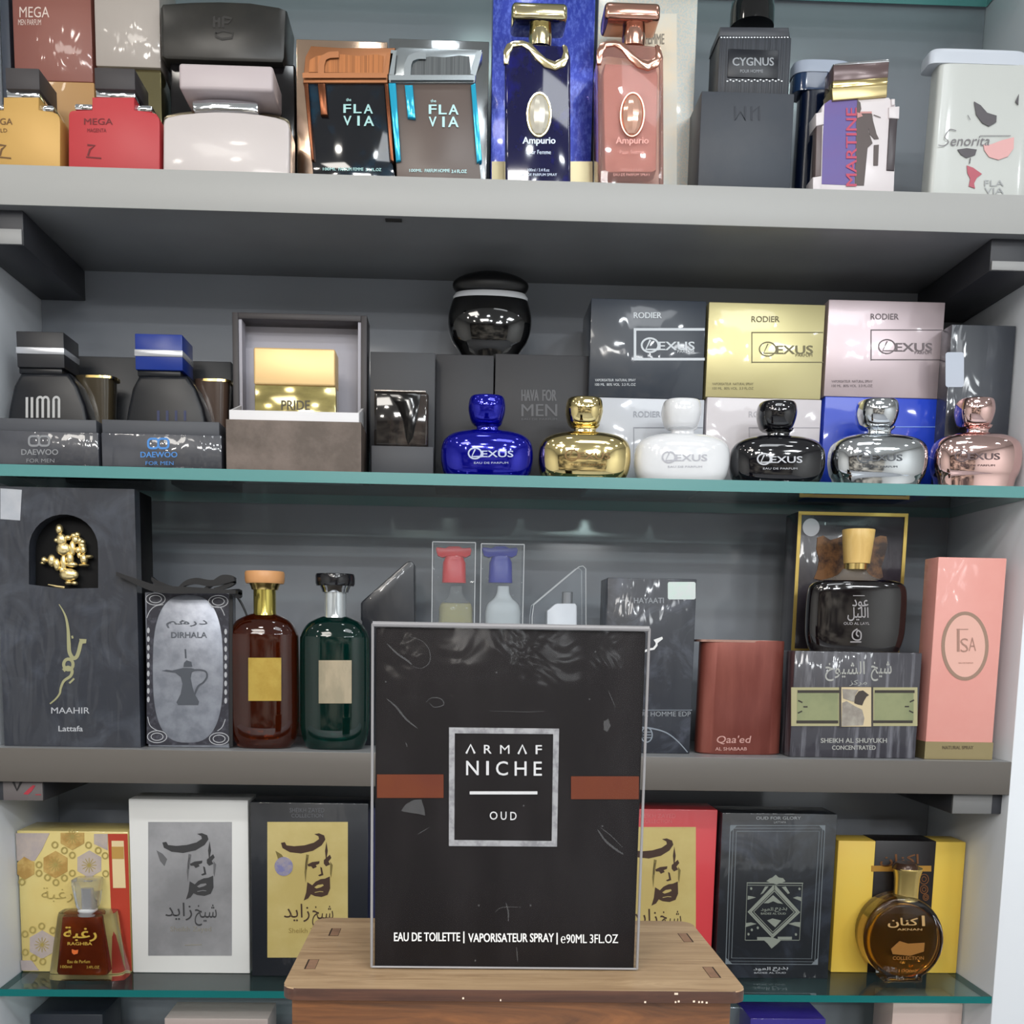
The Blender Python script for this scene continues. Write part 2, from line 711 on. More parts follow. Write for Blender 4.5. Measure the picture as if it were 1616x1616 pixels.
p.line([(21, 1233), (27, 1247), (34, 1233)], 4)
p.done('sticker_letter', M('ink_dark', (30, 28, 30), .5), cab)
p = Print(SB)
p.poly([(37, 1253), (45, 1245), (52, 1239), (56, 1240), (50, 1249), (44, 1254)])
p.line([(56, 1254), (65, 1254)], 1.5)
p.done('sticker_flourish', M('ink_red', (170, 52, 66), .5), cab)
_, xa, xb, zb = sup(1500, None, 1284, ZB3, 0.012)
cpart('support_strip', M('strip_grey2', (118, 118, 118), .4), xa + .0005, onY(1565, 1270, .01).x, 0.0095, 0.0118, zb + .0005, ZB3 - .0005, 0.0004)

# small dark fixing holes and a nick under the upper grey board
cpart('fixing_plug', M('plug_dark', (46, 44, 42), .6), onY(608, 347, .008).x, onY(634, 347, .008).x, .006, .012, ZB1 - .0012, ZB1, 0.0003)

glassbody = clear('shelf_glass', (226, 240, 238), 1.0, 0.012, 1.5)
glassedge = M('shelf_glass_edge', (88, 146, 145), 0.22, spec=0.6)
glassedge2 = M('shelf_glass_edge_deep', (28, 112, 112), 0.22, spec=0.6)


def glass_shelf(label, ztop, th, edge, x1=XR - 0.001):
    o = bpy.data.objects.new('glass_shelf', None)
    COL.objects.link(o)
    o.location = (0, 0, ztop - th)
    tag(o, label, 'glass shelf', 'clear glass shelves of the cabinet')
    bm = add_box(bmesh.new(), XL + 0.001, x1, 0.0, DEP - 0.004, 0, th)
    bm.faces.ensure_lookup_table()
    me_o = link_mesh('pane', bm, [glassbody, edge], o)
    for p in me_o.data.polygons:
        p.material_index = 0 if abs(p.normal.z) > 0.9 else 1
        p.use_smooth = False
    return o


glass_shelf('green edged glass shelf carrying the squat round bottles and stacked cartons', Z2, 0.0105, glassedge)
glass_shelf('lowest green edged glass shelf, behind the wooden stand', Z4, 0.0072, glassedge2)
glass_shelf('glass shelf at the very top edge, only its underside in view', onY(1400, 9, DEP).z + 0.008, 0.008, glassedge)

# ================================================================== common materials
chrome = M('chrome', (225, 228, 232), 0.07, 1)
gold = M('gold_metal', (228, 200, 130), 0.18, 1)
goldpale = M('pale_gold_metal', (214, 202, 160), 0.12, 1)
blackgloss = M('black_gloss', (10, 10, 12), 0.06, coat=.6)
blackmat = M('black_matte', (34, 35, 39), 0.42)
blackfilm = M('black_carton_wrapped', (26, 28, 34), 0.42, film=.7, noise=((18, 18, 18), (34, 37, 44), .4, .62))
inkwhite = M('ink_white', (226, 226, 226), .45)
inksilver = M('foil_silver', (196, 198, 200), .3, .6)
inkgold = M('foil_gold', (200, 172, 96), .32, .55)
inkgrey = M('ink_grey', (112, 114, 118), .5)
inkdark = M('ink_dark', (30, 28, 30), .5)
clearplastic = clear('clear_plastic', (246, 248, 250), .8, .05, 1.4, 0.05, 0.4)
clearfilm = clear('clear_film', (253, 253, 253), .16, .12, 1.3, 0.002, 0.22)
clearglass = M('clear_glass', (246, 248, 250), 0.02, trans=1, ior=1.45)

# ================================================================== row 1, upper grey board
c1 = crop(0, 0, 3.3667)
c2 = crop(440, 0, 3.3667)
c3 = crop(760, 0, 3.3667)
c4 = crop(1136, 0, 3.3667)


def mega(dx, label, mat, inkm, T_l, T_r):
    fx = (lambda x: 95 - (252 - x) * .84) if dx else (lambda x: x)
    T = Thing('perfume_bottle', label, 'perfume bottle', fx(108), fx(252), 107, Z1, 0.016, 0.038, 0, 'square shouldered bottles with black caps')
    S = lambda L: [(fx(a), b) for a, b in L]
    out = S([(108, None), (108, 181)] + [(110, 176), (114, 174)] + [(145, 173), (145, 153), (212, 153), (212, 173), (236, 176), (246, 179), (251, 186), (252, 195), (252, None)])
    T.prism('body', mat, out, T.yf, T.d / 2, 0.0012)
    T.rbox('collar', chrome, (fx(151), 141, fx(213), 154), T.yf + .002, T.d / 2 - .004, 0.001)
    T.rbox('shoulder_bar', chrome, (fx(117), 163, fx(146), 173.5), T.yf + .004, T.d / 2 - .006, 0.002)
    T.rbox('shoulder_bar', chrome, (fx(211), 165, fx(240), 176), T.yf + .004, T.d / 2 - .006, 0.002)
    T.rbox('cap', M('cap_charcoal', (66, 62, 64), .5), (fx(149), 107, fx(213), 141), T.yf - .002, T.d / 2 + .002, 0.001)
    p = Print(T)
    o_ = -13 if dx else 0
    p.text('MEGA', (fx(133) + o_, 187, fx(178) + o_, 197), .02)
    p.text('MAGENTA' if dx == 0 else 'GOLD', (fx(138) + o_, 203, fx(168) + o_, 209), .0)
    p.done('lettering', inkm)
    p = Print(T)
    p.line(S([(138, 229), (150, 230), (142, 236), (139, 246)]), 3)
    p.line(S([(136, 248), (160, 250)]), 2)
    p.done('emblem', inkm)
    return T


mega(-157, 'matte gold perfume bottle with black cap, cut by the left picture edge', M('gold_lacquer', (206, 164, 92), .42, .15), M('ink_brown', (110, 76, 40), .5), 0, 0)
mega(0, 'matte red perfume bottle with black cap and silver shoulders on the top shelf', M('red_lacquer', (196, 60, 66), .4), M('ink_maroon', (112, 26, 32), .5), 0, 0)

TAN = carton('perfume_box', 'plain tan carton low behind the gold and red bottles, under the brown box', 36, 151, 129, Z1, 0.078, 0.06, M('tan_carton', (196, 152, 100), .35, film=.4))
zt = TAN.loc.z + TAN.h
T = carton('perfume_box', 'film wrapped brick brown box with a white word, above the gold bottle', 20, 144, -70, zt, 0.078, 0.06, M('brick_carton', (150, 90, 78), .4, film=.4))
p = Print(T)
p.text('MEGA', (31, 11, 78, 28), .01)
p.text('MEN PARFUM', (29, 31, 65, 40))
p.done('lettering', M('ink_cream', (240, 216, 204), .4))
carton('perfume_box', 'dark film wrapped box at the left picture edge of the top shelf', 4, 18, -70, Z1, 0.088, 0.06, M('slate_carton', (74, 80, 92), .4, film=1))
T = carton('perfume_box', 'shiny olive gold foil box behind the red and pink bottles', 156, 256, 109, Z1, 0.075, 0.06, M('olive_foil', (146, 136, 96), .16, .85, film=.8))
carton('perfume_box', 'film wrapped champagne grey box standing on the olive gold box', 149, 252, -70, T.loc.z + T.h, 0.072, 0.06, M('champagne_carton', (184, 174, 166), .4, film=.4))

T = Thing('presentation_case', 'black case with arched lid and dark emblem behind the pale pink bottle', 'box', 254, 452, 4, Z1, 0.062, 0.06)
casem = M('case_black', (42, 41, 39), .3, noise=((30, 30, 30), (50, 48, 45), .4, .6))
T.rbox('body', M('case_glossy', (20, 18, 20), .12), (270, 98, 466, None), T.yf + .008, T.d / 2 + .02, 0.002)
T.prism('lid', casem, [(252, 12), (256, 5), (300, 2), (345, 1), (395, 3), (440, 10), (452, 15), (449, 90), (446, 99), (340, 96), (262, 93), (254, 88)], T.yf, T.d / 2 - .01, 0.003)
p = Print(T)
for q in ([(338, 26), (338, 44)], [(346, 28), (346, 44)], [(338, 34), (346, 34)], [(352, 27), (352, 44)], [(352, 27), (366, 30), (360, 36), (353, 36)], [(340, 52), (352, 48), (368, 52), (366, 60), (350, 62), (341, 58), (340, 52)]):
    p.line(q, 4)
p.done('emblem', M('emblem_black', (24, 23, 23), .3))

T = Thing('perfume_bottle', 'wide pale pink arched bottle with silver collar and block cap', 'perfume bottle', 257, 457, 101, Z1, 0.014, 0.042)
pinkl = M('pale_pink_lacquer', (214, 205, 203), .3, coat=.15)
arch = [(257, None), (257.5, 196), (259, 188), (265, 184), (285, 180), (310, 177.5), (335, 176), (357, 176), (385, 177.5), (412, 180.5), (435, 184.5), (449, 189), (455, 194), (457, 202), (457, None)]
T.prism('body', pinkl, arch, T.yf, T.d / 2 - .008, 0.002, 3)
T.prism('back_rim', M('rim_champagne', (150, 140, 120), .2, .8), [(a + (1.5 if a > 350 else -.5), None if b is None else b - 3) for a, b in arch], T.d / 2 - .008, T.d / 2, 0.001)
T.prism('collar', chrome, [(303, 160), (306, 158), (330, 156), (350, 156), (380, 158), (404, 161), (407, 163), (407, 178), (380, 176.5), (340, 175), (308, 176), (304, 173)], T.yf + .006, T.d / 2 - .01, 0.0015)
T.loft('stem', chrome, 357, [(158, 14), (150, 12), (139, 12)], 0, 1, 2)
T.rbox('cap', M('pink_cap', (204, 191, 193), .35), (282, 101, 431, 142), T.yf - .004, T.d / 2 + .002, 0.0028, 3)


def flavia(label, glassm, framem, barm, G, inkm, group, Ts):
    T = Thing('perfume_bottle', label, 'perfume bottle', Ts[0], Ts[1], Ts[2], Z1, 0.012, 0.03, 0, group)
    g = c2
    T.prism('body', glassm, g(*G['body']), T.yf + .002, T.d / 2, 0.001)
    T.prism('cap', framem, g(*G['cap']), T.yf, T.d / 2 - .004, 0.0012)
    p = Print(T, dy=.0006)
    p.poly(g(*G['panel']))
    p.done('cap_panel', M(framem.name + '_ribbed', G['pc'], .4, .5, noise=((900, 5, 5), tuple(int(k * .8) for k in G['pc']), .4, .6)))
    p = Print(T, dy=.0026)
    for L, wd in G['rail']:
        p.line(g(*L), wd)
    p.done('cap_rail', framem)
    for L in G['bars']:
        T.prism('bar', barm, g(*L), T.yf - .0015, T.yf + .008, 0.0008)
    p = Print(T, y=T.yf + .002, dy=.0008)
    for b, R in G['text']:
        p.text(b, rect(g, *R), .015)
    p.done('lettering', inkm)
    return T


def wave(x0, x1, y, k=1):
    return [(x0 + (x1 - x0) * t / 8, y + (12 * sin(t / 8 * pi) - 2)) for t in range(9)]


GA = dict(body=[(145, 425), (578, 425), (600, 840), (622, None), (184, None), (175, 860)],
          cap=[(128, 440), (130, 400), (140, 300), (170, 242), (330, 252), (620, 252), (600, 310), (580, 400), (578, 440)],
          panel=[(160, 385), (165, 320), (200, 300)] + [(250, 292), (330, 290), (430, 300), (520, 290), (560, 300)] + [(552, 390)], pc=(176, 112, 66),
          rail=[([(320, 297), (270, 300), (240, 315), (228, 350), (225, 410)], 10), ([(128, 408), (578, 408)], 8), ([(592, 290), (572, 400)], 9)],
          bars=[[(205, 440), (247, 440), (260, 612), (222, 610)], [(560, 440), (582, 440), (612, 860), (592, 850)], [(132, 440), (156, 440), (188, 850), (172, 850)]],
          text=[('the', (358, 524, 385, 540)), ('F', (344, 556, 384, 602)), ('L', (398, 556, 440, 604)), ('A', (452, 556, 500, 606)), ('V', (344, 618, 386, 668)), ('I', (418, 618, 430, 670)), ('A', (452, 618, 506, 672)),
                ('100ML', (235, 893, 305, 908)), ('PARFUM FEMME', (318, 893, 450, 910)), ('3.4 FL.OZ', (462, 896, 545, 912))])
copper = M('copper_metal', (160, 106, 70), .4, .6)
flavia('smoky dark perfume bottle with a copper cap and slanting bars', M('smoke_glass', (22, 24, 30), .06, coat=.5, noise=((22, 22, 22), (8, 52, 74), .5, .68)), copper, M('copper_dark', (120, 72, 48), .25, .8), GA,
       M('foil_aqua', (150, 190, 190), .3, .5), 'slanted bottles with printed letters', (479, 626, 70))
GB = dict(body=[(588, 432), (1040, 432), (1062, 840), (1078, None), (628, None), (622, 860)],
          cap=[(585, 440), (590, 380), (604, 280), (640, 248), (1082, 262), (1052, 320), (1042, 440)],
          panel=[(700, 402), (712, 345), (745, 318), (800, 302), (880, 306), (960, 296), (1012, 302), (1022, 402)], pc=(92, 96, 98),
          rail=[([(782, 303), (735, 303), (700, 318), (686, 350), (682, 410)], 11), ([(585, 420), (1042, 420)], 8), ([(612, 275), (598, 405)], 9), ([(1066, 280), (1032, 405)], 9)],
          bars=[[(582, 440), (622, 440), (648, 850), (622, 855)], [(668, 450), (712, 450), (726, 628), (684, 622)], [(1020, 450), (1045, 440), (1080, 850), (1052, 862)]],
          text=[('the', (806, 530, 836, 546)), ('F', (797, 558, 838, 608)), ('L', (850, 558, 892, 610)), ('A', (902, 558, 955, 612)), ('V', (797, 622, 838, 675)), ('I', (869, 622, 881, 678)), ('A', (900, 622, 955, 678)),
                ('100ML', (694, 900, 762, 916)), ('PARFUM HOMME', (776, 900, 908, 918)), ('3.4 FL.OZ', (918, 904, 998, 922))])
flavia('taupe perfume bottle with a chrome cap and bright cyan bars', M('taupe_lacquer', (104, 90, 84), .3), M('chrome_smoke', (178, 186, 190), .2, .8), M('cyan_gloss', (52, 186, 226), .12, .3), GB,
       M('foil_aqua2', (172, 208, 210), .3, .5), 'slanted bottles with printed letters', (612, 762, 74))
carton('perfume_box', 'copper tinted silver foil box behind the copper capped bottle', 468, 611, 64, Z1, 0.062, 0.05, M('copper_foil', (206, 176, 152), .16, .9, film=.6))
carton('perfume_box', 'plain silver foil box behind the chrome capped bottle', 613, 770, 63, Z1, 0.06, 0.05, M('silver_foil', (150, 154, 156), .16, .9, film=.6))

T = carton('perfume_box', 'tall glittering royal blue box behind the navy bottle', 776, 936, -60, Z1, 0.062, 0.05,
           M('blue_glitter', (48, 66, 178), .3, .35, noise=((420, 420, 200), (92, 112, 214), .45, .66), coat=.4))
p = Print(T)
p.rect(776, 255, 935, 288)
p.done('gold_band', M('band_gold', (196, 184, 146), .3, .5))


def ampurio(dx, label, glassm, metalm, gemm, innerm, bt):
    T = Thing('perfume_bottle', label, 'perfume bottle', 798 + dx, 898 + dx, 2, Z1, 0.014, 0.034, 0, 'tall shouldered bottles with wide flat caps')

    def g(*L):
        return [(760 + dx + a / 3.3667, None if b is None else b / 3.3667) for a, b in L]
    T.prism('body', glassm, g((128, None), (124, 300), (130, 262), (150, 236), (200, 222), (270, 232), (445, 244), (462, 262), (472, 300), (474, None)), T.yf, T.d / 2, 0.002, 3)
    sw = g((118, 340), (116, 270), (134, 232), (165, 217), (215, 212), (262, 228), (300, 268), (342, 308), (388, 324), (424, 308), (434, 274), (428, 240), (440, 234), (456, 246), (464, 305), (444, 350), (392, 372), (334, 356), (288, 314), (250, 264), (212, 242), (168, 248), (150, 280), (142, 340))
    T.prism('shoulder_band', metalm, sw, T.yf - .0015, T.yf + .002, 0.0006)
    T.loft('neck', metalm, 760 + dx + 310 / 3.3667, [(262 / 3.3667, 18), (215 / 3.3667, 19), (160 / 3.3667, 18), (100 / 3.3667, 15), (45 / 3.3667, 14)], 0, 1, 2.4, 28)
    T.rbox('cap', metalm, (760 + dx + 160 / 3.3667, 6 / 3.3667 if not dx else 5 / 3.3667, 760 + dx + 458 / 3.3667, 100 / 3.3667), -.0165, .0165, 0.004, 3)
    (gx, gz), = T.pts(g((305, 612)))
    (ax, az), = T.pts(g((363, 612)))
    rx = abs(ax - gx)
    bm = add_ball(bmesh.new(), (gx, T.yf, gz), rx, .006, rx * 1.75, 12, 8)
    gem = link_mesh('cabochon', bm, gemm, T, 15)
    bm = bmesh.new()
    add_tube(bm, [(gx + rx * 1.08 * cos(a), T.yf - .0005, gz + rx * 1.85 * sin(a)) for a in [2 * pi * i / 40 for i in range(41)]], .0011, 6)
    link_mesh('cabochon_ring', bm, metalm, gem)
    p = Print(T)
    p.text('Ampurio', rect(lambda *L: g(*L), 218, 728, 392, 776), .02)
    p.text('Pour Femme', rect(lambda *L: g(*L), 240, 798, 368, 820))
    p.text('100ml / 3.4 fl.oz', rect(lambda *L: g(*L), 245, 896, 360, 912))
    p.text('EAU DE PARFUM SPRAY', rect(lambda *L: g(*L), 205, 922, 400, 936))
    p.done('lettering', bt)
    if innerm:
        T.prism('liquid', innerm, g((160, 905), (150, 400), (160, 340), (430, 350), (440, 400), (432, 905), (410, 918), (180, 918)), T.yf + .004, T.d / 2 - .004, 0.002)
    return T


ampurio(0, 'navy blue glass bottle with pale gold cap and silver cabochon', M('navy_glass', (8, 8, 66), .05, coat=.6, noise=((28, 8, 20), (8, 10, 150), .55, .75)), goldpale, M('gem_silver', (236, 230, 214), .22, .45), None, M('foil_silver2', (180, 190, 200), .3, .5))
rose = M('rose_gold', (214, 162, 142), .12, .95)
ampurio(147, 'rose pink glass bottle with rose gold cap and faceted gem', M('pink_glass', (248, 206, 198), .03, trans=.85, ior=1.3), rose, M('gem_rose', (236, 186, 164), .15, .5), M('pink_liquid', (244, 190, 180), .3), M('foil_rose', (196, 140, 130), .3, .3))
T = carton('perfume_box', 'tall cream and silver glitter box behind the rose pink bottle', 941, 1096, -60, Z1, 0.062, 0.05,
           M('cream_glitter', (222, 214, 200), .35, .15, noise=((650, 650, 650), (198, 208, 206), .42, .6), coat=.3))
p = Print(T)
p.rect(957, 22, 1068, 300)
p.done('front_panel', M('cream_panel', (228, 214, 190), .35, .1, noise=((10, 10, 10), (206, 212, 208), .4, .6)))
p = Print(T, dy=.0008)
p.text('FEMME', (1018, 54, 1048, 70), .02)
p.done('lettering', M('ink_taupe', (150, 142, 128), .5))

T = carton('perfume_box', 'matte charcoal box under the black square capped bottle', 1104, 1250, 146, Z1, 0.014, 0.062, M('charcoal_carton', (66, 70, 78), .45, noise=((16, 16, 16), (58, 64, 74), .4, .6)))
p = Print(T)
for q in ([(1160, 168), (1160, 190), (1168, 176), (1176, 190), (1176, 168)], [(1186, 168), (1186, 190)], [(1186, 178), (1198, 168), (1198, 190)]):
    p.line(q, 3)
p.done('emblem', M('emblem_slate', (46, 50, 60), .5))
zc = T.loc.z + T.h
T = Thing('perfume_bottle', 'black ribbed square bottle standing on the charcoal box', 'perfume bottle', 1133, 1247, 2, zc, 0.022, 0.04)
T.rbox('body', M('black_ribbed', (62, 66, 74), .4, bump=((700, 4, 4), .8), noise=((900, 4, 4), (44, 47, 54), .4, .6)), (1134, 57, 1247, None), T.yf, T.d / 2, 0.001)
T.prism('shoulder', M('black_satin', (58, 61, 68), .35), [(1134, 58), (1137, 42), (1245, 43), (1247, 58)], T.yf + .001, T.d / 2 - .001, 0.0008)
T.rbox('label_plate', M('label_black', (22, 25, 34), .3), (1149, 78, 1228, 123), T.yf - .001, T.yf + .001, 0.0004)
T.loft('cap', blackgloss, 1186, [(45, 34), (20, 34), (4, 32), (0, 28)], 0, 1, 2, 40)
p = Print(T, y=T.yf - .001, dy=.0003)
p.text('CYGNUS', (1156, 91, 1221, 104), .015)
p.text('POUR HOMME', (1168, 110, 1204, 115), .01)
p.done('lettering', M('ink_steel', (160, 164, 170), .4))
p = Print(T)
for i in range(23):
    x = 1137 + i * 4.75
    p.line([(x, 59.5), (x + 2.6, 59.5)], 1.6)
    if 1 < i < 21:
        p.line([(x, 126.5 if i % 2 else 128.5), (x + 2.6, 126.5 if i % 2 else 128.5)], 1.6)
p.done('stitch_line', inksilver)

T = Thing('perfume_bottle', 'deep navy barrel shaped container with pale grey lid', 'perfume bottle', 1249, 1338, 106, Z1, 0.04, 0.05)
navy = M('navy_gloss', (12, 24, 50), .1, coat=.6)
T.loft('body', navy, 1293, [(None, 44), (160, 43), (152, 44.5), (128, 44)], 0, .5, 3.4)
T.loft('lid', M('lid_grey', (172, 182, 200), .35), 1293, [(125, 45), (108, 45), (106, 44)], 0, .5, 3.4)
T.loft('lid_band', M('navy_blue', (36, 60, 96), .12, coat=.5), 1293, [(153, 45), (150, 45.5), (126, 45.2)], 0, .5, 3.4)

# purple and white printed bottle
cm = crop(1230, 80, 7.0238)
T = Thing('perfume_bottle', 'purple and white printed bottle with brown and gold tilted cap', 'perfume bottle', 1290, 1417, 92, Z1, 0.014, 0.022)
T.prism('body', M('white_lacquer', (232, 224, 226), .25), cm((400, None), (470, 620), (500, 580), (600, 545), (860, 540), (1215, 515), (1290, 600), (1300, 800), (1270, None)), T.yf, T.d / 2, 0.0012)
capm = [('cap', M('cap_brown', (110, 92, 92), .2, .2), [(600, 165), (1220, 120), (1205, 300), (595, 340)]), ('cap_top', chrome, [(598, 165), (600, 145), (700, 130), (1190, 90), (1228, 92), (1220, 125)]),
        ('cap_band', M('cap_gold', (206, 186, 132), .15, .9), [(592, 335), (1205, 290), (1200, 375), (590, 420)]), ('cap_skirt', M('cap_gold2', (204, 186, 136), .3, .8), [(580, 412), (1200, 370), (1195, 500), (590, 555)])]
for i, (n, m_, L) in enumerate(capm):
    k = .0015 if n in ('cap_skirt', 'cap_band') else 0
    T.prism(n, m_, cm(*L), T.yf - .001 - k, T.d / 2 - k, 0.0008)
for L, m_ in (([(405, 690), (500, 670), (495, 815), (405, 835)], 'white_lacquer'), ([(1215, 625), (1335, 612), (1330, 755), (1215, 745)], 'white_lacquer'), ([(1245, 530), (1285, 530), (1285, 600), (1245, 605)], 'white_lacquer'),
              ([(372, 1400), (465, 1385), (462, None), (370, None)], 'white_lacquer')):
    T.prism('side_clip', _M[m_], cm(*L), T.yf - .002, T.d / 2 - .004, 0.001)
T.prism('side_bar', M('bar_dark', (70, 62, 66), .3), cm((1222, 750), (1312, 745), (1275, 1330), (1190, 1325)), T.yf - .0012, T.yf + .01, 0.0006)
T.prism('side_bar', M('bar_taupe', (112, 98, 98), .35), cm((412, 830), (480, 820), (465, 1385), (396, 1400)), T.yf - .0012, T.yf + .01, 0.0006)
p = Print(T)
p.poly(cm((500, 590), (560, 548), (862, 548), (850, 900), (830, 1495), (468, 1480), (480, 1000)))
p.done('purple_panel', M('print_purple', (104, 78, 150), .35, noise=((3, 3, 9), (92, 84, 160), .4, .6)))
p = Print(T, dy=.0007)
p.poly(cm((862, 548), (895, 580), (905, 650), (890, 690), (1000, 690), (1025, 705), (1035, 780), (1075, 930), (1100, 980), (1050, 985), (1000, 930), (985, 860), (985, 900), (1030, 1030), (975, 1080), (935, 1495), (835, 1495), (845, 1000), (850, 700)))
p.poly(cm((1045, 1050), (1100, 1045), (1090, 1275), (1040, 1275)))
p.line(cm((1040, 715), (1120, 745)), 1.3)
p.done('figure_print', M('print_taupe', (92, 80, 78), .45))
p = Print(T, dy=.001)
p.poly(cm((858, 690), (900, 700), (920, 730), (860, 752)))
p.line(cm((890, 692), (1020, 690)), 3)
p.done('figure_skin', M('print_skin', (206, 150, 146), .5))
p = Print(T, dy=.001)
p.text('MARTINE', (cm((735, 0))[0][0], cm((0, 640))[0][1], cm((852, 0))[0][0], cm((0, 1505))[0][1]), .03, up=True)
p.done('lettering', M('ink_crimson', (196, 66, 96), .4))

T = Thing('perfume_tin', 'white lidded tin with a face sketch and script at the right end', 'tin', 1458, 1609, 89, Z1, 0.014, 0.0258)
tin = M('white_tin', (204, 207, 203), .25, coat=.25)
T.loft('body', tin, 1534, [(None, 75), (111, 74)], 0, .27, 7, 64)
T.loft('lid', M('lid_white', (206, 212, 222), .3), 1535, [(112, 76.5), (96, 76.5), (91, 75), (89, 72)], 0, .27, 7, 64)
g = c4
p = Print(T)
p.line(g(*bez([(1255, 695), (1220, 690), (1195, 730), (1215, 755), (1190, 775), (1160, 772)])), 1.3)
p.text('enorita', rect(g, 1222, 725, 1430, 775), -.005, .25)
p.line(g((1380, 722), (1545, 722)), 1)
p.line(g((1316, 612), (1330, 638)), 1)
p.done('script_lettering', M('ink_grey2', (120, 116, 120), .5))
p = Print(T)
p.poly(g((1350, 540), (1385, 560), (1420, 600), (1470, 615), (1468, 650), (1430, 672), (1395, 655), (1362, 610)))
p.poly(g((1262, 795), (1310, 788), (1365, 795), (1355, 825), (1310, 840), (1280, 822)))
p.line(g((1330, 840), (1326, 870)), 1.5)
p.poly(g((1570, 540), (1588, 500), (1585, 560)))
p.done('eye_print', M('ink_grey3', (92, 88, 92), .5))
p = Print(T)
p.poly(g(*[(1400, 770), (1440, 768), (1500, 745), (1562, 730), (1560, 790), (1530, 832), (1480, 850), (1430, 835), (1405, 800)]))
p.done('cheek_print', M('ink_pink', (230, 176, 174), .5))
p = Print(T)
p.poly(g((1312, 880), (1345, 892), (1392, 925), (1365, 945), (1350, 975), (1355, 1002), (1322, 990), (1330, 950), (1315, 920)))
p.done('lip_print', M('ink_rose', (186, 90, 104), .4))
p = Print(T)
p.text('FLA', rect(g, 1405, 958, 1508, 990))
p.text('VIA', rect(g, 1405, 998, 1508, 1030))
p.done('lettering', M('ink_silver', (170, 172, 174), .4))

# ================================================================== row 2, glass shelf
c5 = crop(0, 320, 3.5125)
c6 = crop(330, 400, 4.04)
c7 = crop(660, 400, 4.04)
cd8 = crop(80, 540, 5.3867)


def flask(dx, dy, label, capm_, txt):
    T = Thing('perfume_bottle', label, 'perfume bottle', 9 + dx, 140 + dx, 523 + dy, Z2, 0.045, 0.04, 0, 'sloping shouldered dark bottles')
    L = [(10, None), (10, 665), (14, 640), (21, 608), (32, 588), (108, 588), (122, 608), (134, 640), (139, 665), (139, None)]
    T.prism('body', M('flask_black', (22, 24, 29), .3, spec=.35), [(a + dx, None if b is None else b + dy) for a, b in L], T.yf, T.d / 2, 0.004, 3)
    T.rbox('cap', capm_, (26 + dx, 523 + dy, 101 + dx, 580 + dy), T.yf, T.d / 2, 0.001)
    T.rbox('cap_band', M('band_silver', (186, 188, 194), .25, .5), (25 + dx, 548 + dy, 101 + dx, 558.5 + dy), T.yf - .0008, T.d / 2 + .0005, 0.0003)
    T.rbox('neck', M('flask_black', (24, 26, 31), .16), (30 + dx, 579 + dy, 98 + dx, 590 + dy), T.yf + .003, T.d / 2 - .003, 0.0008)
    if txt:
        p = Print(T)
        g = c5
        for x in (150, 178):
            p.line(g((x, 1078), (x, 1192)), 4)
        for x in (208, 238, 270, 298, 328):
            p.line(g((x, 1096), (x, 1192)), 4)
        for x in (223, 254, 313):
            p.line(g(*ell(x, 1096, 16, 19, 8, 180, 360)), 3.6)
        p.done('lettering', M('ink_silver2', (186, 186, 186), .4))
    else:
        p = Print(T)
        for x in (250, 264, 278, 292):
            p.line([(x, 648), (x, 664)], 4)
        p.done('lettering', M('ink_navy', (28, 40, 84), .4))
    return T


flask(0, 0, 'black bottle with black silver banded cap at the left end of the glass shelf', M('cap_black', (36, 36, 40), .4), True)
flask(187, 4, 'dark bottle with bright blue silver banded cap behind a low dark box', M('cap_blue', (16, 48, 136), .3), False)


def low_box(l, r, top, mid, label, inkm, cx, group):
    T = Thing('perfume_box', label, 'box', l, r, top, Z2, 0.008, 0.034, 0, group)
    T.rbox('rim', M('rim_charcoal', (74, 76, 82), .5), (l + 1, top, r - 4, mid + 3), T.yf + .003, T.d / 2, 0.0006)
    T.rbox('carton', M('smoky_film_carton', (66, 68, 76), .4, film=.9, noise=((22, 22, 22), (52, 54, 62), .4, .6)), (l, mid, r, None), T.yf, T.d / 2, 0.0015)
    p = Print(T)
    y = mid + 16
    for sx in (-1, 1):
        p.line(rrect(cx + sx * 8 - 8, y - 7.5, cx + sx * 8 + 8, y + 7.5, 5), 3.4, True)
    p.done('emblem', inkm)
    p = Print(T)
    p.text('DAEWOO', (cx - 28, mid + 29, cx + 30, mid + 38), .02)
    p.text('FOR MEN', (cx - 20, mid + 44, cx + 24, mid + 50), .01)
    p.done('lettering', inkm)
    return T


low_box(-14, 156, 661, 680, 'low charcoal box with grey twin ring emblem before the black capped bottle', M('ink_grey4', (136, 138, 142), .4), 62, 'low charcoal boxes in front of dark bottles')
low_box(160, 350, 664, 684, 'low charcoal box with blue twin ring emblem before the blue capped bottle', M('ink_blue', (64, 132, 204), .4), 250, 'low charcoal boxes in front of dark bottles')

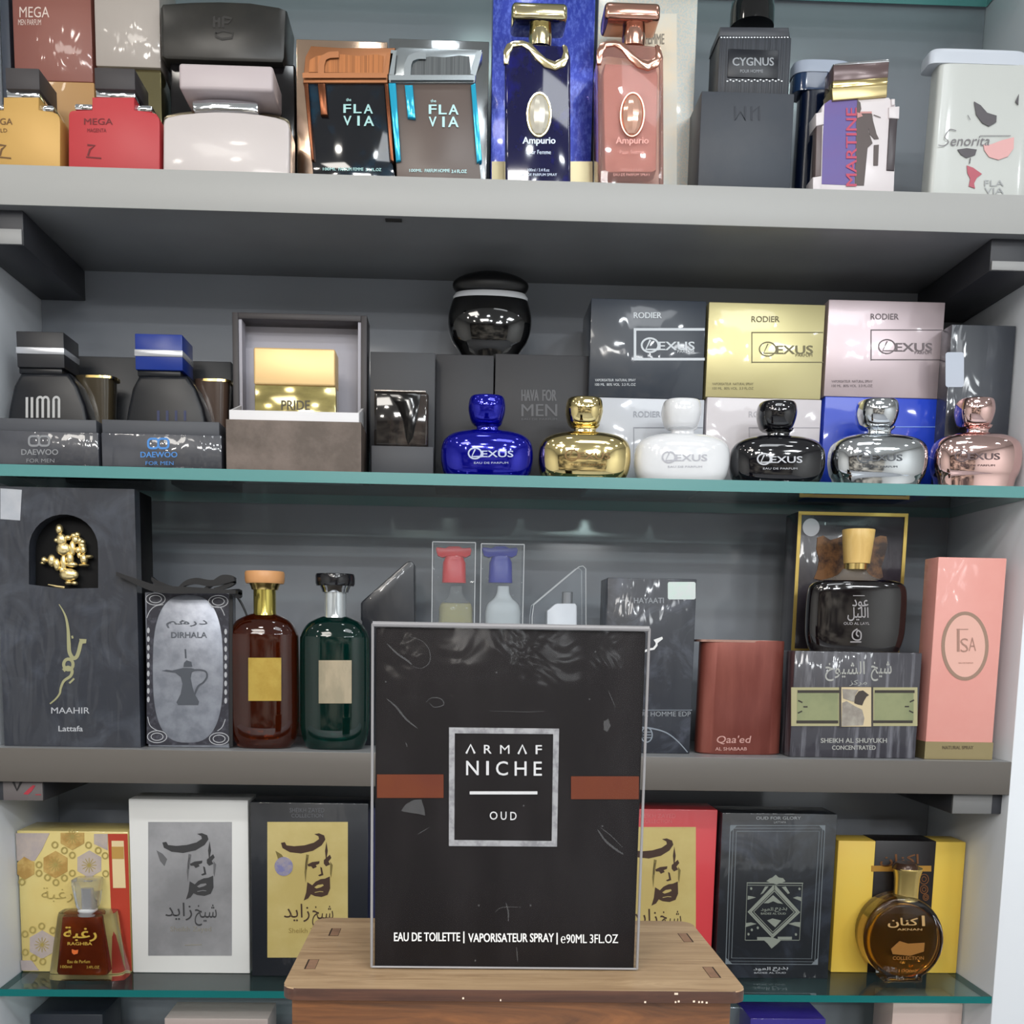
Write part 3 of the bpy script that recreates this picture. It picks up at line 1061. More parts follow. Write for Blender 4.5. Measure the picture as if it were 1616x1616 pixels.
for l, r, t, rgb, lab in ((126, 187, 597, (64, 56, 42), 'small olive brown tumbler shaped jar with gilt rim between dark bottles'),
                          (311, 366, 602, (74, 58, 50), 'small brown tumbler shaped jar with gilt rim beside the open box')):
    T = Thing('perfume_jar', lab, 'jar', l, r, t, Z2, 0.062, 0.04, 0, 'small brown jars')
    cx_ = (l + r) / 2
    T.loft('body', M('jar_%d' % l, rgb, .15, coat=.4), cx_, [(None, (r - l) / 2 - 5), (t + 60, (r - l) / 2 - 3), (t, (r - l) / 2)], 0, .7, 3.5)
    T.loft('rim', gold, cx_, [(t + 4, (r - l) / 2 + .3), (t, (r - l) / 2 + .3)], 0, .7, 3.5)
carton('perfume_box', 'plain near-black carton behind the olive brown jar', 100, 222, 563, Z2, 0.112, 0.05, M('black_matte', (34, 35, 39)))
carton('perfume_box', 'plain near-black carton behind the jar left of the open box', 268, 366, 570, Z2, 0.112, 0.05, blackmat)

# open box with gold bottle
T = Thing('open_gift_box', 'open taupe gift box with pale lining, holding a gold capped bottle', 'gift box', 356, 572, 495, Z2, 0.008, 0.09)
taupe = M('taupe_leatherette', (116, 102, 94), .5, noise=((26, 26, 26), (92, 80, 72), .4, .62), bump=((120, 120, 120), .3))
lin_ = M('lining_pale', (176, 174, 184), .5)
rimm = M('tray_white', (226, 224, 226), .35)
t = .0022
a_, b_ = T.pt(357, 700)[0], T.pt(570, 700)[0]
zt_ = T.pt(464, 664)[1]
bm = bmesh.new()
D2 = T.d - .036
y0 = T.yf
add_box(bm, a_, b_, y0, y0 + t, 0, zt_)
add_box(bm, a_, b_, y0 + D2 - t, y0 + D2, 0, zt_)
add_box(bm, a_, a_ + t, y0 + t, y0 + D2 - t, 0, zt_)
add_box(bm, b_ - t, b_, y0 + t, y0 + D2 - t, 0, zt_)
add_box(bm, a_ + t, b_ - t, y0 + t, y0 + D2 - t, 0, .002)
link_mesh('tray', bm, taupe, T)
bm = bmesh.new()
zi = T.pt(464, 648)[1]
zi2 = T.pt(464, 624)[1]
add_box(bm, a_ + t + .0003, b_ - t - .0003, y0 + t + .0003, y0 + 2 * t, .003, zi, .0004)
add_box(bm, a_ + t + .0003, b_ - t - .0003, y0 + D2 - 2 * t, y0 + D2 - t - .0003, .003, zi, .0004)
add_box(bm, a_ + 2 * t, b_ - 2 * t, y0 + 2 * t, y0 + D2 - 2 * t, zt_ - .022, zt_ - .02)
for sx in (0, 1):
    q = a_ + t + .0003 if sx == 0 else b_ - 2 * t
    va = [bm.verts.new((q + u * t, y, z)) for u in (0, 1) for y, z in ((y0 + 2 * t, .003), (y0 + D2 - 2 * t, .003), (y0 + D2 - 2 * t, zi2), (y0 + 2 * t, zi))]
    for f in ((0, 1, 2, 3), (4, 7, 6, 5), (0, 4, 5, 1), (1, 5, 6, 2), (2, 6, 7, 3), (3, 7, 4, 0)):
        bm.faces.new([va[k] for k in f])
link_mesh('tray_lining', bm, rimm, T)
yl = y0 + D2 + .001
la, lb = T.pt(367, 560, yl)[0], T.pt(579, 560, yl)[0]
lt, lb_ = T.pt(470, 495, yl)[1], 0.0
tw = .0058
bm = bmesh.new()
add_box(bm, la, la + tw, yl, yl + .032, lb_, lt, .0006)
add_box(bm, lb - tw, lb, yl, yl + .032, lb_, lt, .0006)
add_box(bm, la + tw, lb - tw, yl, yl + .032, lt - tw, lt, .0006)
add_box(bm, la + tw, lb - tw, yl + .029, yl + .032, lb_, lt - tw)
link_mesh('lid', bm, M('lid_dark_taupe', (58, 54, 56), .45), T)
bm = bmesh.new()
add_box(bm, la + tw, lb - tw, yl + .02, yl + .029, lb_, lt - tw - .022)
add_box(bm, la + tw, la + tw + .003, yl + .002, yl + .02, lb_, lt - tw)
add_box(bm, lb - tw - .003, lb - tw, yl + .002, yl + .02, lb_, lt - tw)
add_box(bm, la + tw, lb - tw, yl + .026, yl + .029, lt - tw - .021, lt - tw)
link_mesh('lid_lining', bm, lin_, T)
zin = T.loc.z + zt_ - .02 + .0002
T2 = Thing('perfume_bottle', 'gold block capped bottle seated in the open taupe box', 'perfume bottle', 401, 529, 549, zin, 0.022, 0.028)
T2.rbox('cap', M('gold_satin', (244, 206, 146), .38, .3), (400, 549, 529, 608), T2.yf, T2.d / 2, 0.002, 3)
T2.rbox('body', M('olive_gold_glass', (140, 128, 76), .1, .4, coat=.5, noise=((20, 20, 60), (170, 156, 96), .45, .6)), (402, 608.5, 530, None), T2.yf + .001, T2.d / 2 - .001, 0.001)
p = Print(T2, y=T2.yf + .001)
p.text('PRIDE', (444, 632, 489, 647), .02)
p.done('lettering', M('ink_olive', (70, 62, 40), .4))

T = Thing('perfume_box', 'dark grey open fronted box showing a smoky bottle', 'box', 586, 684, 556, Z2, 0.03, 0.06)
dg = M('dark_grey_carton', (60, 61, 65), .5)
T.rbox('back_carton', dg, (584, 556, 686, None), T.yf + .036, T.d / 2, 0.0006)
T.rbox('front_tray', M('dark_grey_carton2', (66, 67, 72), .5), (586, 704, 684, None), T.yf, T.yf + .034, 0.0006)
zz = T.loc.z + T.pt(635, 704)[1]
T2 = Thing('perfume_bottle', 'smoky black glass bottle set on the dark open fronted box', 'perfume bottle', 590, 676, 616, zz, 0.034, 0.026)
T2.rbox('glass', M('smoky_glass', (34, 31, 30), .05, coat=.5, noise=((40, 40, 14), (58, 50, 46), .5, .62)), (590, 618, 676, None), T2.yf, T2.d / 2, 0.003, 3)
T2.prism('liquid_panel', M('smoky_core', (14, 13, 14), .1), [(614, 622), (664, 622), (658, 660), (652, 690), (644, 702), (640, 690), (636, 664), (626, 640)], T2.yf - .0005, T2.yf + .002, 0.0004)
T2.rbox('top_edge', M('edge_steel', (150, 142, 136), .2, .8), (590, 615.5, 672, 618.5), T2.yf, T2.d / 2 - .002, 0.0004)

dk = M('dark_carton', (46, 46, 50), .5, noise=((10, 10, 10), (52, 51, 54), .4, .6))
T = carton('perfume_box', 'plain dark grey carton behind the blue bottle, under the black jar', 687, 778, 560, Z2, 0.085, 0.06, dk)
T = carton('perfume_box', 'dark grey carton with faint block letters beside the gold bottle', 780, 926, 560, Z2, 0.085, 0.06, dk)
p = Print(T)
p.text('HAVA', (823, 615, 850, 633), .03)
p.text('FOR', (856, 615, 878, 633), .03)
p.text('MEN', (823, 638, 879, 657), .02)
p.text('EAU DE PARFUM', (823, 660, 879, 663.5))
p.done('lettering', M('ink_dim', (84, 84, 88), .4))
zj = T.loc.z + T.h
T = Thing('perfume_jar', 'round glossy black jar with white ring and domed lid', 'jar', 706, 838, 428, zj, 0.086, 0.06)
bodyL = [(None, 40), (553, 50), (540, 59), (520, 65), (500, 65.5), (480, 61), (473, 58)]
T.loft('body', M('jar_black', (8, 8, 9), .05, coat=.8), 772, bodyL, 0, .42, 2.1, 48, 3)
T.loft('ring', M('ring_white', (190, 192, 196), .35), 774, [(474.5, 58.5), (470, 59), (464.5, 55)], 0, .42, 2.1, 48)
T.loft('lid', M('jar_lid_black', (16, 16, 18), .4), 774, [(468, 40), (465, 48), (461, 56), (452, 60), (445, 57), (437, 44), (431, 24), (428.5, 8)], 0, .42, 2.1, 48, 3)
p = Print(T, surf=T.surf)
T.surf = None


def lexus_logo(p, l, t, r, b, wd=2.4):
    """ring with a slanted L, then the rest of the word"""
    h = b - t
    cx_, cy_ = l + h * .62, (t + b) / 2
    p.line(ell(cx_, cy_, h * .6, h * .5, 22), wd, True)
    p.line([(cx_ + h * .02, t + h * .12), (cx_ - h * .3, b - h * .2), (cx_ + h * .62, b - h * .2)], wd)
    p.text('EXUS', (cx_ + h * .62, t + h * .24, r, b - h * .14), .02)


LP = [(None, 62), (752, 65), (744, 69), (730, 72), (718, 72.5), (706, 71.5), (696, 67.5), (688, 58), (683, 44), (680.5, 30), (679.8, 19), (678.5, 17.5), (674, 17.5), (671, 21), (667, 23)]
LC = [(671, 20), (666, 24.5), (655, 28), (645, 29.5), (635, 28.5), (630, 27), (627.5, 25), (626.5, 20)]


def lexus(cx_, dy, kx, label, mat, inkm):
    T = Thing('perfume_bottle', label, 'perfume bottle', cx_ - 72 * kx, cx_ + 72 * kx, 627 + dy, Z2, 0.006, 0.042, 0, 'squat glossy bottles along the front of the glass shelf')
    body = [(y if y is None else y + dy, w_ * kx) for y, w_ in LP]
    T.loft('body', mat, cx_, body, 0, .5, 2.7, 56, 4)
    sf = T.surf
    T.loft('cap', mat, cx_, [(y + dy, w_ * kx) for y, w_ in LC], 0, 1, 2.6, 36, 3)
    p = Print(T, surf=sf, dy=.0004)
    lexus_logo(p, cx_ - 29, 707 + dy, cx_ + 42, 724 + dy)
    p.text('EAU DE PARFUM', (cx_ - 20, 729 + dy, cx_ + 34, 732 + dy))
    p.done('lettering', inkm)
    return T


cblue = M('candy_blue', (5, 10, 160), .06, .55, coat=.5)
lexus(768, 0, 1.0, 'squat cobalt blue bottle with matching cap on the glass shelf', cblue, M('ink_pale', (186, 196, 226), .35))
lexus(921, 3, 1.0, 'squat mirror gold bottle with matching cap on the glass shelf', M('mirror_gold', (232, 212, 152), .06, 1), M('ink_goldbrown', (128, 96, 40), .4))
lexus(1074, 6, 1.03, 'squat milk white bottle with white cap on the glass shelf', M('milk_white', (232, 233, 236), .12, coat=.5), M('ink_lightgrey', (184, 184, 192), .4))
lexus(1224, 9, 1.02, 'squat gloss black bottle with black cap on the glass shelf', M('gloss_black2', (12, 12, 18), .04, coat=.8), M('ink_silver3', (196, 198, 204), .35))
lexus(1382, 6, 1.05, 'squat mirror silver bottle with silver cap on the glass shelf', M('mirror_silver', (206, 210, 214), .05, 1), M('ink_gunmetal', (84, 88, 94), .4))
lexus(1536, 4, 0.95, 'squat mirror rose bottle at the right end of the glass shelf', M('mirror_rose', (226, 190, 184), .05, 1), M('ink_gunmetal2', (96, 76, 78), .4))

BX = [(932, 1109, 629, (196, 200, 208), 'white carton under the navy carton, behind the white bottle', 'grey'),
      (1113, 1293, 629, (214, 208, 212), 'white carton under the gold carton, behind the black bottle', 'none'),
      (1298, 1481, 628, (28, 66, 200), 'bright blue wrapped carton behind the silver bottle', 'blue')]
UX = [(931, 1112, 473, (42, 50, 62), 'navy wrapped carton with white ring logo, first of the upper row', 'white'),
      (1116, 1299, 479, (196, 186, 136), 'pale gold wrapped carton with ring logo, middle of the upper row', 'gold'),
      (1304, 1487, 475, (190, 174, 178), 'pinkish silver wrapped carton with ring logo, right in the upper row', 'pink')]


def lexus_box(l, r, top, z, rgb, label, kind, group):
    met = .45 if kind in ('gold', 'pink') else 0
    T = carton('perfume_box', label, l, r, top, z, 0.074, 0.07, M('wrapped_%s' % kind, rgb, .34, met, film=.55, fscale=(22, 22, 14)), 0, group)
    im = {'white': M('ink_white2', (210, 216, 222), .4), 'gold': M('ink_olive2', (112, 104, 66), .4), 'pink': M('ink_plum', (104, 92, 96), .4), 'grey': M('ink_lg', (160, 164, 174), .4), 'blue': M('ink_sky', (116, 150, 232), .3),
          'none': M('ink_lg2', (188, 184, 190), .4)}[kind]
    f = (r - l) / 181
    q = lambda x: l + x * f
    p = Print(T)
    p.text('RODIER', (q(69), top + 20, q(113), top + 29.5), .025 if kind == 'white' else .01)
    w_ = 4 if kind == 'white' else 1.5
    p.rect(q(69), top + 45, r, top + 45 + w_)
    p.rect(q(69), top + 92, r, top + 92 + w_)
    p.rect(q(69), top + 45, q(69) + w_, top + 94)
    if kind in ('white', 'gold', 'pink'):
        lexus_logo(p, q(81), top + 61, q(165), top + 83, 3 if kind == 'white' else 1.8)
        p.text('PARFUM', (q(138), top + 79.5, q(164), top + 84))
        p.text('VAPORISATEUR  NATURAL SPRAY', (q(8), top + 125, q(72), top + 129))
        p.text('100 ML  80% VOL  3.3 FL.OZ', (q(8), top + 132, q(72), top + 136))
    p.done('lettering', im)
    return T


lows = [lexus_box(l, r, t_, Z2, c, lab, k, 'lower row of wide cartons') for l, r, t_, c, lab, k in BX]
for (l, r, t_, c, lab, k), lo in zip(UX, lows):
    lexus_box(l, r, t_, lo.loc.z + lo.h, c, lab, k, 'upper row of wide cartons')
T = carton('perfume_box', 'tall slate carton with a white sticker behind the rose bottle', 1493, 1594, 513, Z2, 0.052, 0.04, M('slate_wrapped', (48, 52, 60), .4, film=.6, noise=((10, 10, 10), (40, 46, 58), .4, .6)))
p = Print(T)
p.poly(rrect(1492, 556, 1521, 611, 4))
p.done('sticker', M('sticker_pale', (188, 196, 210), .5))

# ================================================================== row 3, lower grey board
m3 = crop(0, 740, 3.513)
mf = crop(40, 800, 11.543)
b3 = crop(200, 860, 4.04)
k4 = crop(560, 780, 4.04)
h5 = crop(900, 860, 4.489)
s6 = crop(1190, 780, 3.6737)
ss = crop(1240, 1030, 7.3455)

T = Thing('perfume_box', 'large dark marbled box with an arched window showing a gilt ornament', 'box', -1, 217, 770, Z3, 0.014, 0.055)
marble = M('marble_navy', (40, 44, 54), .4, film=.6, noise=((26, 26, 26), (62, 67, 78), .48, .7, .8))
ff = .016
aw = [(160, 640)] + [(352 + 192 * cos(radians(a)), 440 - 188 * sin(radians(a))) for a in range(180, -1, -12)] + [(544, 660), (350, 664)]
aw = m3(*aw)
# front board with the window cut through it
cu = bpy.data.curves.new('t', 'CURVE')
cu.dimensions = '2D'
cu.fill_mode = 'BOTH'
cu.extrude = ff / 2
for L in ([(-T.w / 2, 0), (T.w / 2, 0), (T.w / 2, T.h), (-T.w / 2, T.h)], T.pts(aw)):
    sp = cu.splines.new('POLY')
    sp.points.add(len(L) - 1)
    for q, (x, z) in zip(sp.points, L):
        q.co = (x, z, 0, 1)
    sp.use_cyclic_u = True
to = bpy.data.objects.new('t', cu)
COL.objects.link(to)
me = bpy.data.meshes.new_from_object(to.evaluated_get(bpy.context.evaluated_depsgraph_get()))
bpy.data.objects.remove(to)
bm = bmesh.new()
bm.from_mesh(me)
for v in bm.verts:
    v.co = Vector((v.co.x, T.yf + ff / 2 + v.co.z, v.co.y))
bmesh.ops.remove_doubles(bm, verts=bm.verts, dist=1e-6)
link_mesh('front_panel', bm, marble, T)
box('carton', T, M('carton_black', (9, 9, 11), .6, spec=.2), -T.w / 2, T.w / 2, T.yf + ff, T.d / 2, 0, T.h)
# gilt ornament inside the window
bm = bmesh.new()
yo = T.yf + .009
blobs = [(660, 600, 70, 90), (700, 770, 95, 95), (860, 750, 45, 110), (825, 940, 50, 85), (700, 1010, 45, 120), (850, 1050, 75, 45), (800, 1235, 120, 90), (790, 1385, 50, 32), (905, 1390, 40, 30),
         (620, 410, 50, 75), (575, 610, 35, 35), (350, 965, 40, 45), (430, 985, 35, 32), (310, 1020, 35, 25), (490, 980, 55, 90), (580, 1050, 45, 90), (670, 1150, 40, 60), (880, 520, 45, 40), (945, 505, 40, 40),
         (920, 600, 50, 60), (985, 620, 45, 55), (1050, 640, 40, 40), (1030, 700, 50, 45), (1060, 780, 40, 60), (970, 790, 40, 50), (990, 880, 30, 45), (1070, 950, 50, 75), (1160, 905, 50, 28), (1070, 1060, 70, 22), (780, 560, 40, 40)]
for x, y, rx, ry in blobs:
    (px, py), (qx, qy) = mf((x, y), (x + rx, y + ry))
    qx, qy = px + (qx - px) * 1.5, py + (qy - py) * 1.35
    a, b = T.pt(px, py, yo), T.pt(qx, qy, yo)
    add_ball(bm, (a[0], yo + random.uniform(-.001, .0015), a[1]), abs(b[0] - a[0]), min(abs(b[0] - a[0]), .004), abs(b[1] - a[1]), 12, 8)
ln = [T.pt(*q, yo) for q in mf((430, 1415), (580, 1450), (735, 1475))]
add_tube(bm, [(x, yo - .002, z) for x, z in ln], [.0005, .0012, .0016], 8)
link_mesh('gilt_ornament', bm, M('gilt', (244, 222, 164), .28, .9), T)
g = m3
p = Print(T)
cal = bez([(328, 750), (352, 790), (368, 830), (378, 890), (382, 960), (386, 1015), (405, 1048), (425, 1042), (438, 1010), (446, 975), (452, 955)])
p.line(g(*cal), [1 + 5 * min(1, i / 25) for i in range(len(cal))])
p.poly(g((440, 942), (480, 944), (478, 966), (446, 970)))
p.line(g(*ell(380, 1084, 26, 30, 18)), 5, True)
cal = bez([(352, 1118), (378, 1100), (400, 1118), (392, 1148), (355, 1176), (338, 1215), (332, 1245), (310, 1275), (278, 1302)])
p.line(g(*cal), [6 - 4 * i / len(cal) for i in range(len(cal))])
p.line(g((385, 1188), (400, 1174), (412, 1162)), 3)
p.line(g((400, 925), (404, 940)), 3)
p.done('calligraphy', M('foil_dullgold', (168, 166, 128), .35, .4))
p = Print(T)
p.text('MAAHIR', rect(g, 285, 1322, 497, 1356), .015)
p.text('Lattafa', rect(g, 325, 1424, 460, 1455), .012)
p.done('lettering', M('ink_palegrey', (176, 178, 184), .4))
p = Print(T)
p.poly(g((3, 108), (122, 116), (112, 286), (3, 278)))
p.done('sticker', M('sticker_grey2', (186, 188, 194), .5, noise=((30, 30, 30), (172, 176, 184), .4, .6)))

T = Thing('perfume_box', 'silver embossed box with a coffee pot picture and black ribbon bow', 'box', 231, 361, 936, Z3, 0.022, 0.036)
T.body('carton', M('embossed_silver', (150, 154, 164), .35, .55, noise=((60, 60, 60), (128, 132, 142), .4, .62)), .001)
g = b3
p = Print(T)
# dark corners left by the rounded silver panel
l_, t_, r_, b_ = rect(g, 128, 305, 652, 1275)
for cxx, cyy, a0 in ((205, 480, 180), (205, 1110, 90), (560, 1110, 0), (560, 480, 270)):
    pass
inner = [(l_ + (r_ - l_) * (.5 + .43 * math.copysign(abs(cos(a)) ** (2 / 2.8), cos(a))), t_ + (b_ - t_) * (.5 + .485 * math.copysign(abs(sin(a)) ** (2 / 2.8), sin(a)))) for a in [2 * pi * i / 64 for i in range(64)]]
outer = []
for (x, y) in inner:
    dx_, dy_ = x - (l_ + r_) / 2, y - (t_ + b_) / 2
    k = min(((r_ - l_) / 2) / max(abs(dx_), 1e-6), ((b_ - t_) / 2) / max(abs(dy_), 1e-6))
    outer.append(((l_ + r_) / 2 + dx_ * k, (t_ + b_) / 2 + dy_ * k))
for i in range(64):
    j = (i + 1) % 64
    p.poly([inner[i], inner[j], outer[j], outer[i]])
p.done('dark_border', M('border_slate', (40, 40, 50), .4, noise=((160, 160, 160), (70, 70, 80), .5, .65)))
p = Print(T, dy=.0008)
for (cxx, cyy), L in zip(((185, 345), (585, 360), (195, 1222), (590, 1235)), ([(130, 465), (150, 420), (185, 390), (235, 380)], [(625, 450), (610, 415), (590, 395), (540, 395)], [(135, 1095), (150, 1150), (190, 1180), (230, 1190)], [(630, 1110), (610, 1160), (580, 1185)])):
    p = Print(T, dy=.0008)
    for k in (1, .62):
        p.line(g(*ell(cxx, cyy, 62 * k, 38 * k, 20)), 1.3, True)
    p.line(g(*bez(L)), 1.2)
    p.done('filigree', M('filigree_silver', (186, 188, 194), .3, .4))
p = Print(T, dy=.0008)
for i in range(9):
    y = 545 + i * 55
    p.poly(g(*ell(139, y, 9, 19, 8)))
p.done('beading', _M['filigree_silver'])
p = Print(T, dy=.0008)
for i in range(9):
    y = 545 + i * 55
    p.poly(g(*ell(632, y + 8, 9, 19, 8)))
p.done('beading', _M['filigree_silver'])
p = Print(T, dy=.0007)
p.poly(g((225, 802), (255, 795), (290, 800), (325, 792), (365, 783), (415, 785), (455, 797), (415, 810), (407, 850), (418, 905), (432, 950), (460, 998), (456, 1020), (328, 1020), (318, 1003), (345, 950), (357, 885), (345, 842), (310, 815), (262, 810)))
p.line(g(*bez([(425, 797), (470, 797), (505, 808), (512, 840), (490, 875), (455, 902), (432, 955)])), 2.6)
p.poly(g((362, 778), (366, 752), (382, 735), (412, 745), (418, 776)))
p.line(g((374, 664), (377, 722)), 2.2)
p.done('coffee_pot_print', M('print_pewter', (82, 86, 94), .35, .3))
p = Print(T, dy=.0007)
p.text(arab('درهم'), rect(g, 252, 478, 514, 528))
p.text('DIRHALA', rect(g, 283, 555, 512, 592), .01)
p.done('lettering', M('print_pewter2', (90, 94, 102), .4))
rib = M('ribbon_black', (16, 16, 20), .45)
p = Print(T, dy=.0016)
p.rect(*rect(g, 655, 305, 678, 1284))
p.done('ribbon_band', rib)
bm = bmesh.new()


def ribbon(L, wd, y):
    q = [T.pt(*a, y) for a in g(*bez(L, 5))]
    n = len(q)
    for s_ in (0, 1):
        pass
    va = []
    for i, (x, z) in enumerate(q):
        w_ = wd * (0.35 + 0.65 * sin(pi * min(max(i / (n - 1), .08), .92)))
        va.append([bm.verts.new((x + u, y + v, z + k)) for u, v, k in ((0, -.004, w_), (0, .006, w_ * .8), (0, .006, -w_ * .8), (0, -.004, -w_))])
    for a, b in zip(va, va[1:]):
        for k in range(4):
            bm.faces.new((a[k], a[(k + 1) % 4], b[(k + 1) % 4], b[k]))
    bm.faces.new(va[0][::-1])
    bm.faces.new(va[-1])


ribbon([(-60, 185), (20, 215), (80, 240), (180, 275), (300, 288), (420, 290), (560, 295), (700, 300)], .0035, T.yf - .0145)
ribbon([(165, 215), (200, 250), (260, 275), (330, 285)], .004, T.yf + .012)
ribbon([(330, 285), (380, 245), (450, 232), (540, 245), (640, 230), (690, 222)], .0032, T.yf + .006)
ribbon([(500, 285), (560, 240), (620, 212), (690, 225), (640, 262), (560, 285)], .0032, T.yf + .008)
ribbon([(655, 295), (725, 300), (715, 325), (660, 310)], .003, T.yf + .030)
ribbon([(690, 310), (735, 380), (765, 450)], .0009, T.yf + .042)
link_mesh('bow', bm, rib, T)
p = Print(T, y=T.yf + .042)
p.poly(g((745, 455), (775, 458), (768, 505), (742, 500)))
p.done('tag', M('tag_red', (122, 52, 56), .5))


def flagon(cx_, dy, label, glassm, collarm, neckm, capm_, labm, neckclear):
    T = Thing('perfume_bottle', label, 'perfume bottle', cx_ - 56, cx_ + 56, 903 + dy, Z3, 0.012, 0.046, 0, 'tall round shouldered bottles with labels')
    body = [(None, 38), (1177 + dy, 42), (1168 + dy, 48), (1155 + dy, 52.5), (1138 + dy, 54.5), (1100 + dy, 55), (1012 + dy, 55), (1000 + dy, 53.5), (989 + dy, 49), (980 + dy, 42), (974 + dy, 32), (969 + dy, 20)]
    T.loft('glass', glassm, cx_, body, 0, .62, 2.5, 56, 4)
    sf = T.surf
    T.loft('neck', neckm, cx_, [(971 + dy, 18.5), (966 + dy, 17.5), (930 + dy, 17.5)], 0, 1, 2, 32)
    T.loft('collar', collarm, cx_, [(931 + dy, 20.5), (926 + dy, 22), (917 + dy, 27), (915 + dy, 27.5)], 0, 1, 2, 32)
    T.loft('cap', capm_, cx_, [(921 + dy, 29.5), (917 + dy, 31), (905 + dy, 31.2), (902 + dy, 30)], 0, 1, 2, 40)
    p = Print(T, surf=sf, dy=.0006)
    l, t, r, b = cx_ - 26, 1038 + dy, cx_ + 26, 1106 + dy
    pts = rrect(l, t, r, b, 4)
    # strips so that the label bends with the glass
    n = 10
    for i in range(n):
        xa, xb = l + (r - l) * i / n, l + (r - l) * (i + 1) / n
        p.poly([(xa, t), (xb, t), (xb, b), (xa, b)])
    p.done('label', labm)
    return T


brownglass = M('amber_glass', (110, 42, 16), .03, trans=.85, ior=1.42, coat=.3)
greenglass = M('green_glass', (10, 66, 58), .03, trans=.8, ior=1.42, coat=.3)
flagon(418, 0, 'amber bottle with tan wooden cap and gold label on the lower grey board', brownglass, gold, M('gold_neck', (196, 180, 96), .15, .9), M('wood_cap', (214, 156, 104), .4), M('label_gold', (188, 160, 76), .35, .4, noise=((60, 60, 60), (176, 146, 64), .4, .6)), False)
flagon(529, 4, 'dark green bottle with black cap and champagne label beside the amber one', greenglass, chrome, M('neck_clear', (206, 212, 216), .08, .55), M('cap_black2', (24, 24, 28), .15, coat=.4), M('label_champagne', (178, 164, 140), .35, .4, noise=((80, 80, 30), (160, 150, 128), .4, .6)), True)

T = Thing('perfume_box', 'black box with a sharply slanted top, half hidden by the front box', 'box', 572, 654, 886, Z3, 0.066, 0.045)
T.prism('carton', M('carton_black2', (38, 40, 46), .3, film=.4), k4((45, None), (45, 810), (37, 800), (37, 695), (48, 680), (325, 436), (345, 426), (365, 430), (378, 446), (380, 810), (378, None)), T.yf, T.d / 2, 0.0015)


def tester(l, r, top, label, blabel, capm_, liqm, glassm, gg):
    T = Thing('clear_case', label, 'clear box', l, r, top, Z3, 0.07, 0.036, 0, 'clear acrylic cases holding small bottles')
    th = .0007
    bm = bmesh.new()
    add_box(bm, -T.w / 2, T.w / 2, T.yf, T.yf + th, 0, T.h)
    add_box(bm, -T.w / 2, -T.w / 2 + th, T.yf + th, T.d / 2 - th, 0, T.h)
    add_box(bm, T.w / 2 - th, T.w / 2, T.yf + th, T.d / 2 - th, 0, T.h)
    add_box(bm, -T.w / 2 + th, T.w / 2 - th, T.yf + th, T.d / 2 - th, T.h - th, T.h)
    link_mesh('case', bm, clearplastic, T)
    rim = bmesh.new()
    for x in (-T.w / 2, T.w / 2):
        add_tube(rim, [(x, T.yf, 0.001), (x, T.yf, T.h)], .0005, 6)
    add_tube(rim, [(-T.w / 2, T.yf, T.h), (T.w / 2, T.yf, T.h)], .0006, 6)
    link_mesh('case_edge', rim, M('case_edge_m', (196, 200, 204), .25), T)
    B = Thing('tester_bottle', blabel, 'perfume bottle', l + 6, r - 6, top + 10, Z3, 0.074, 0.026)
    cx_ = (l + r) / 2 + (2 if l < 700 else -1)
    B.loft('glass', glassm, cx_, [(None, 27), (990, 28), (962, 27), (952, 23), (945, 15), (936, 10), (925, 9)], 0, .45, 3, 40, 3)
    if liqm:
        B.loft('liquid', liqm, cx_, [(None, 24), (985, 25), (957, 24.5), (953, 23), (952.5, 22)], 0, .42, 3, 40)
    B.loft('spray_cap', capm_, cx_, [(920, 19), (919, 19), (888, 18), (884, 16), (880, 15), (868, 15)], 0, .6, 3, 28)
    wings = [(cx_ - 29, 866), (cx_ - 27, 863), (cx_ - 14, 865), (cx_ - 8, 862), (cx_ + 8, 862), (cx_ + 14, 865), (cx_ + 26, 864), (cx_ + 28, 868), (cx_ + 26, 876), (cx_ + 18, 880), (cx_ + 12, 878), (cx_ - 12, 878), (cx_ - 18, 880), (cx_ - 26, 877)]
    B.prism('cap_wing', capm_, wings, -.006, .006, .001)
    return T


tester(681, 748, 856, 'clear case around the red capped small bottle', 'small clear bottle of yellow liquid with red winged cap', M('cap_red', (214, 44, 46), .3), M('liquid_straw', (196, 184, 120), .25), M('tester_glass', (236, 238, 236), .05, trans=.92, ior=1.2), None)
tester(757, 824, 859, 'clear case around the blue capped small bottle', 'small frosted bottle with deep blue winged cap', M('cap_deepblue', (18, 34, 150), .3), None, M('frosted_glass', (196, 200, 200), .35, spec=.4), None)

T = Thing('clear_case', 'clear case with slanted top around the small white bottle', 'clear box', 840, 925, 895, Z3, 0.07, 0.036, 0, 'clear acrylic cases holding small bottles')
L = k4((1130, None), (1130, 780), (1140, 705), (1430, 462), (1455, 458), (1472, 475), (1478, None))
q = T.pts(L)
bm = bmesh.new()
n = len(q)
for yy in (T.yf, T.d / 2):
    bm.faces.new([bm.verts.new((x, yy, z)) for x, z in q])
for i in range(n):
    (xa, za), (xb, zb) = q[i], q[(i + 1) % n]
    bm.faces.new([bm.verts.new(v) for v in ((xa, T.yf, za), (xb, T.yf, zb), (xb, T.d / 2, zb), (xa, T.d / 2, za))])
link_mesh('case', bm, clearplastic, T)
rim = bmesh.new()
for yy in (T.yf, T.d / 2):
    add_tube(rim, [(x, yy, z) for x, z in q], .0005, 6)
link_mesh('case_edge', rim, _M['case_edge_m'], T)
B = Thing('tester_bottle', 'small white bottle with grey cap inside the slanted clear case', 'perfume bottle', 863, 911, 934, Z3 + .001, 0.078, 0.02)
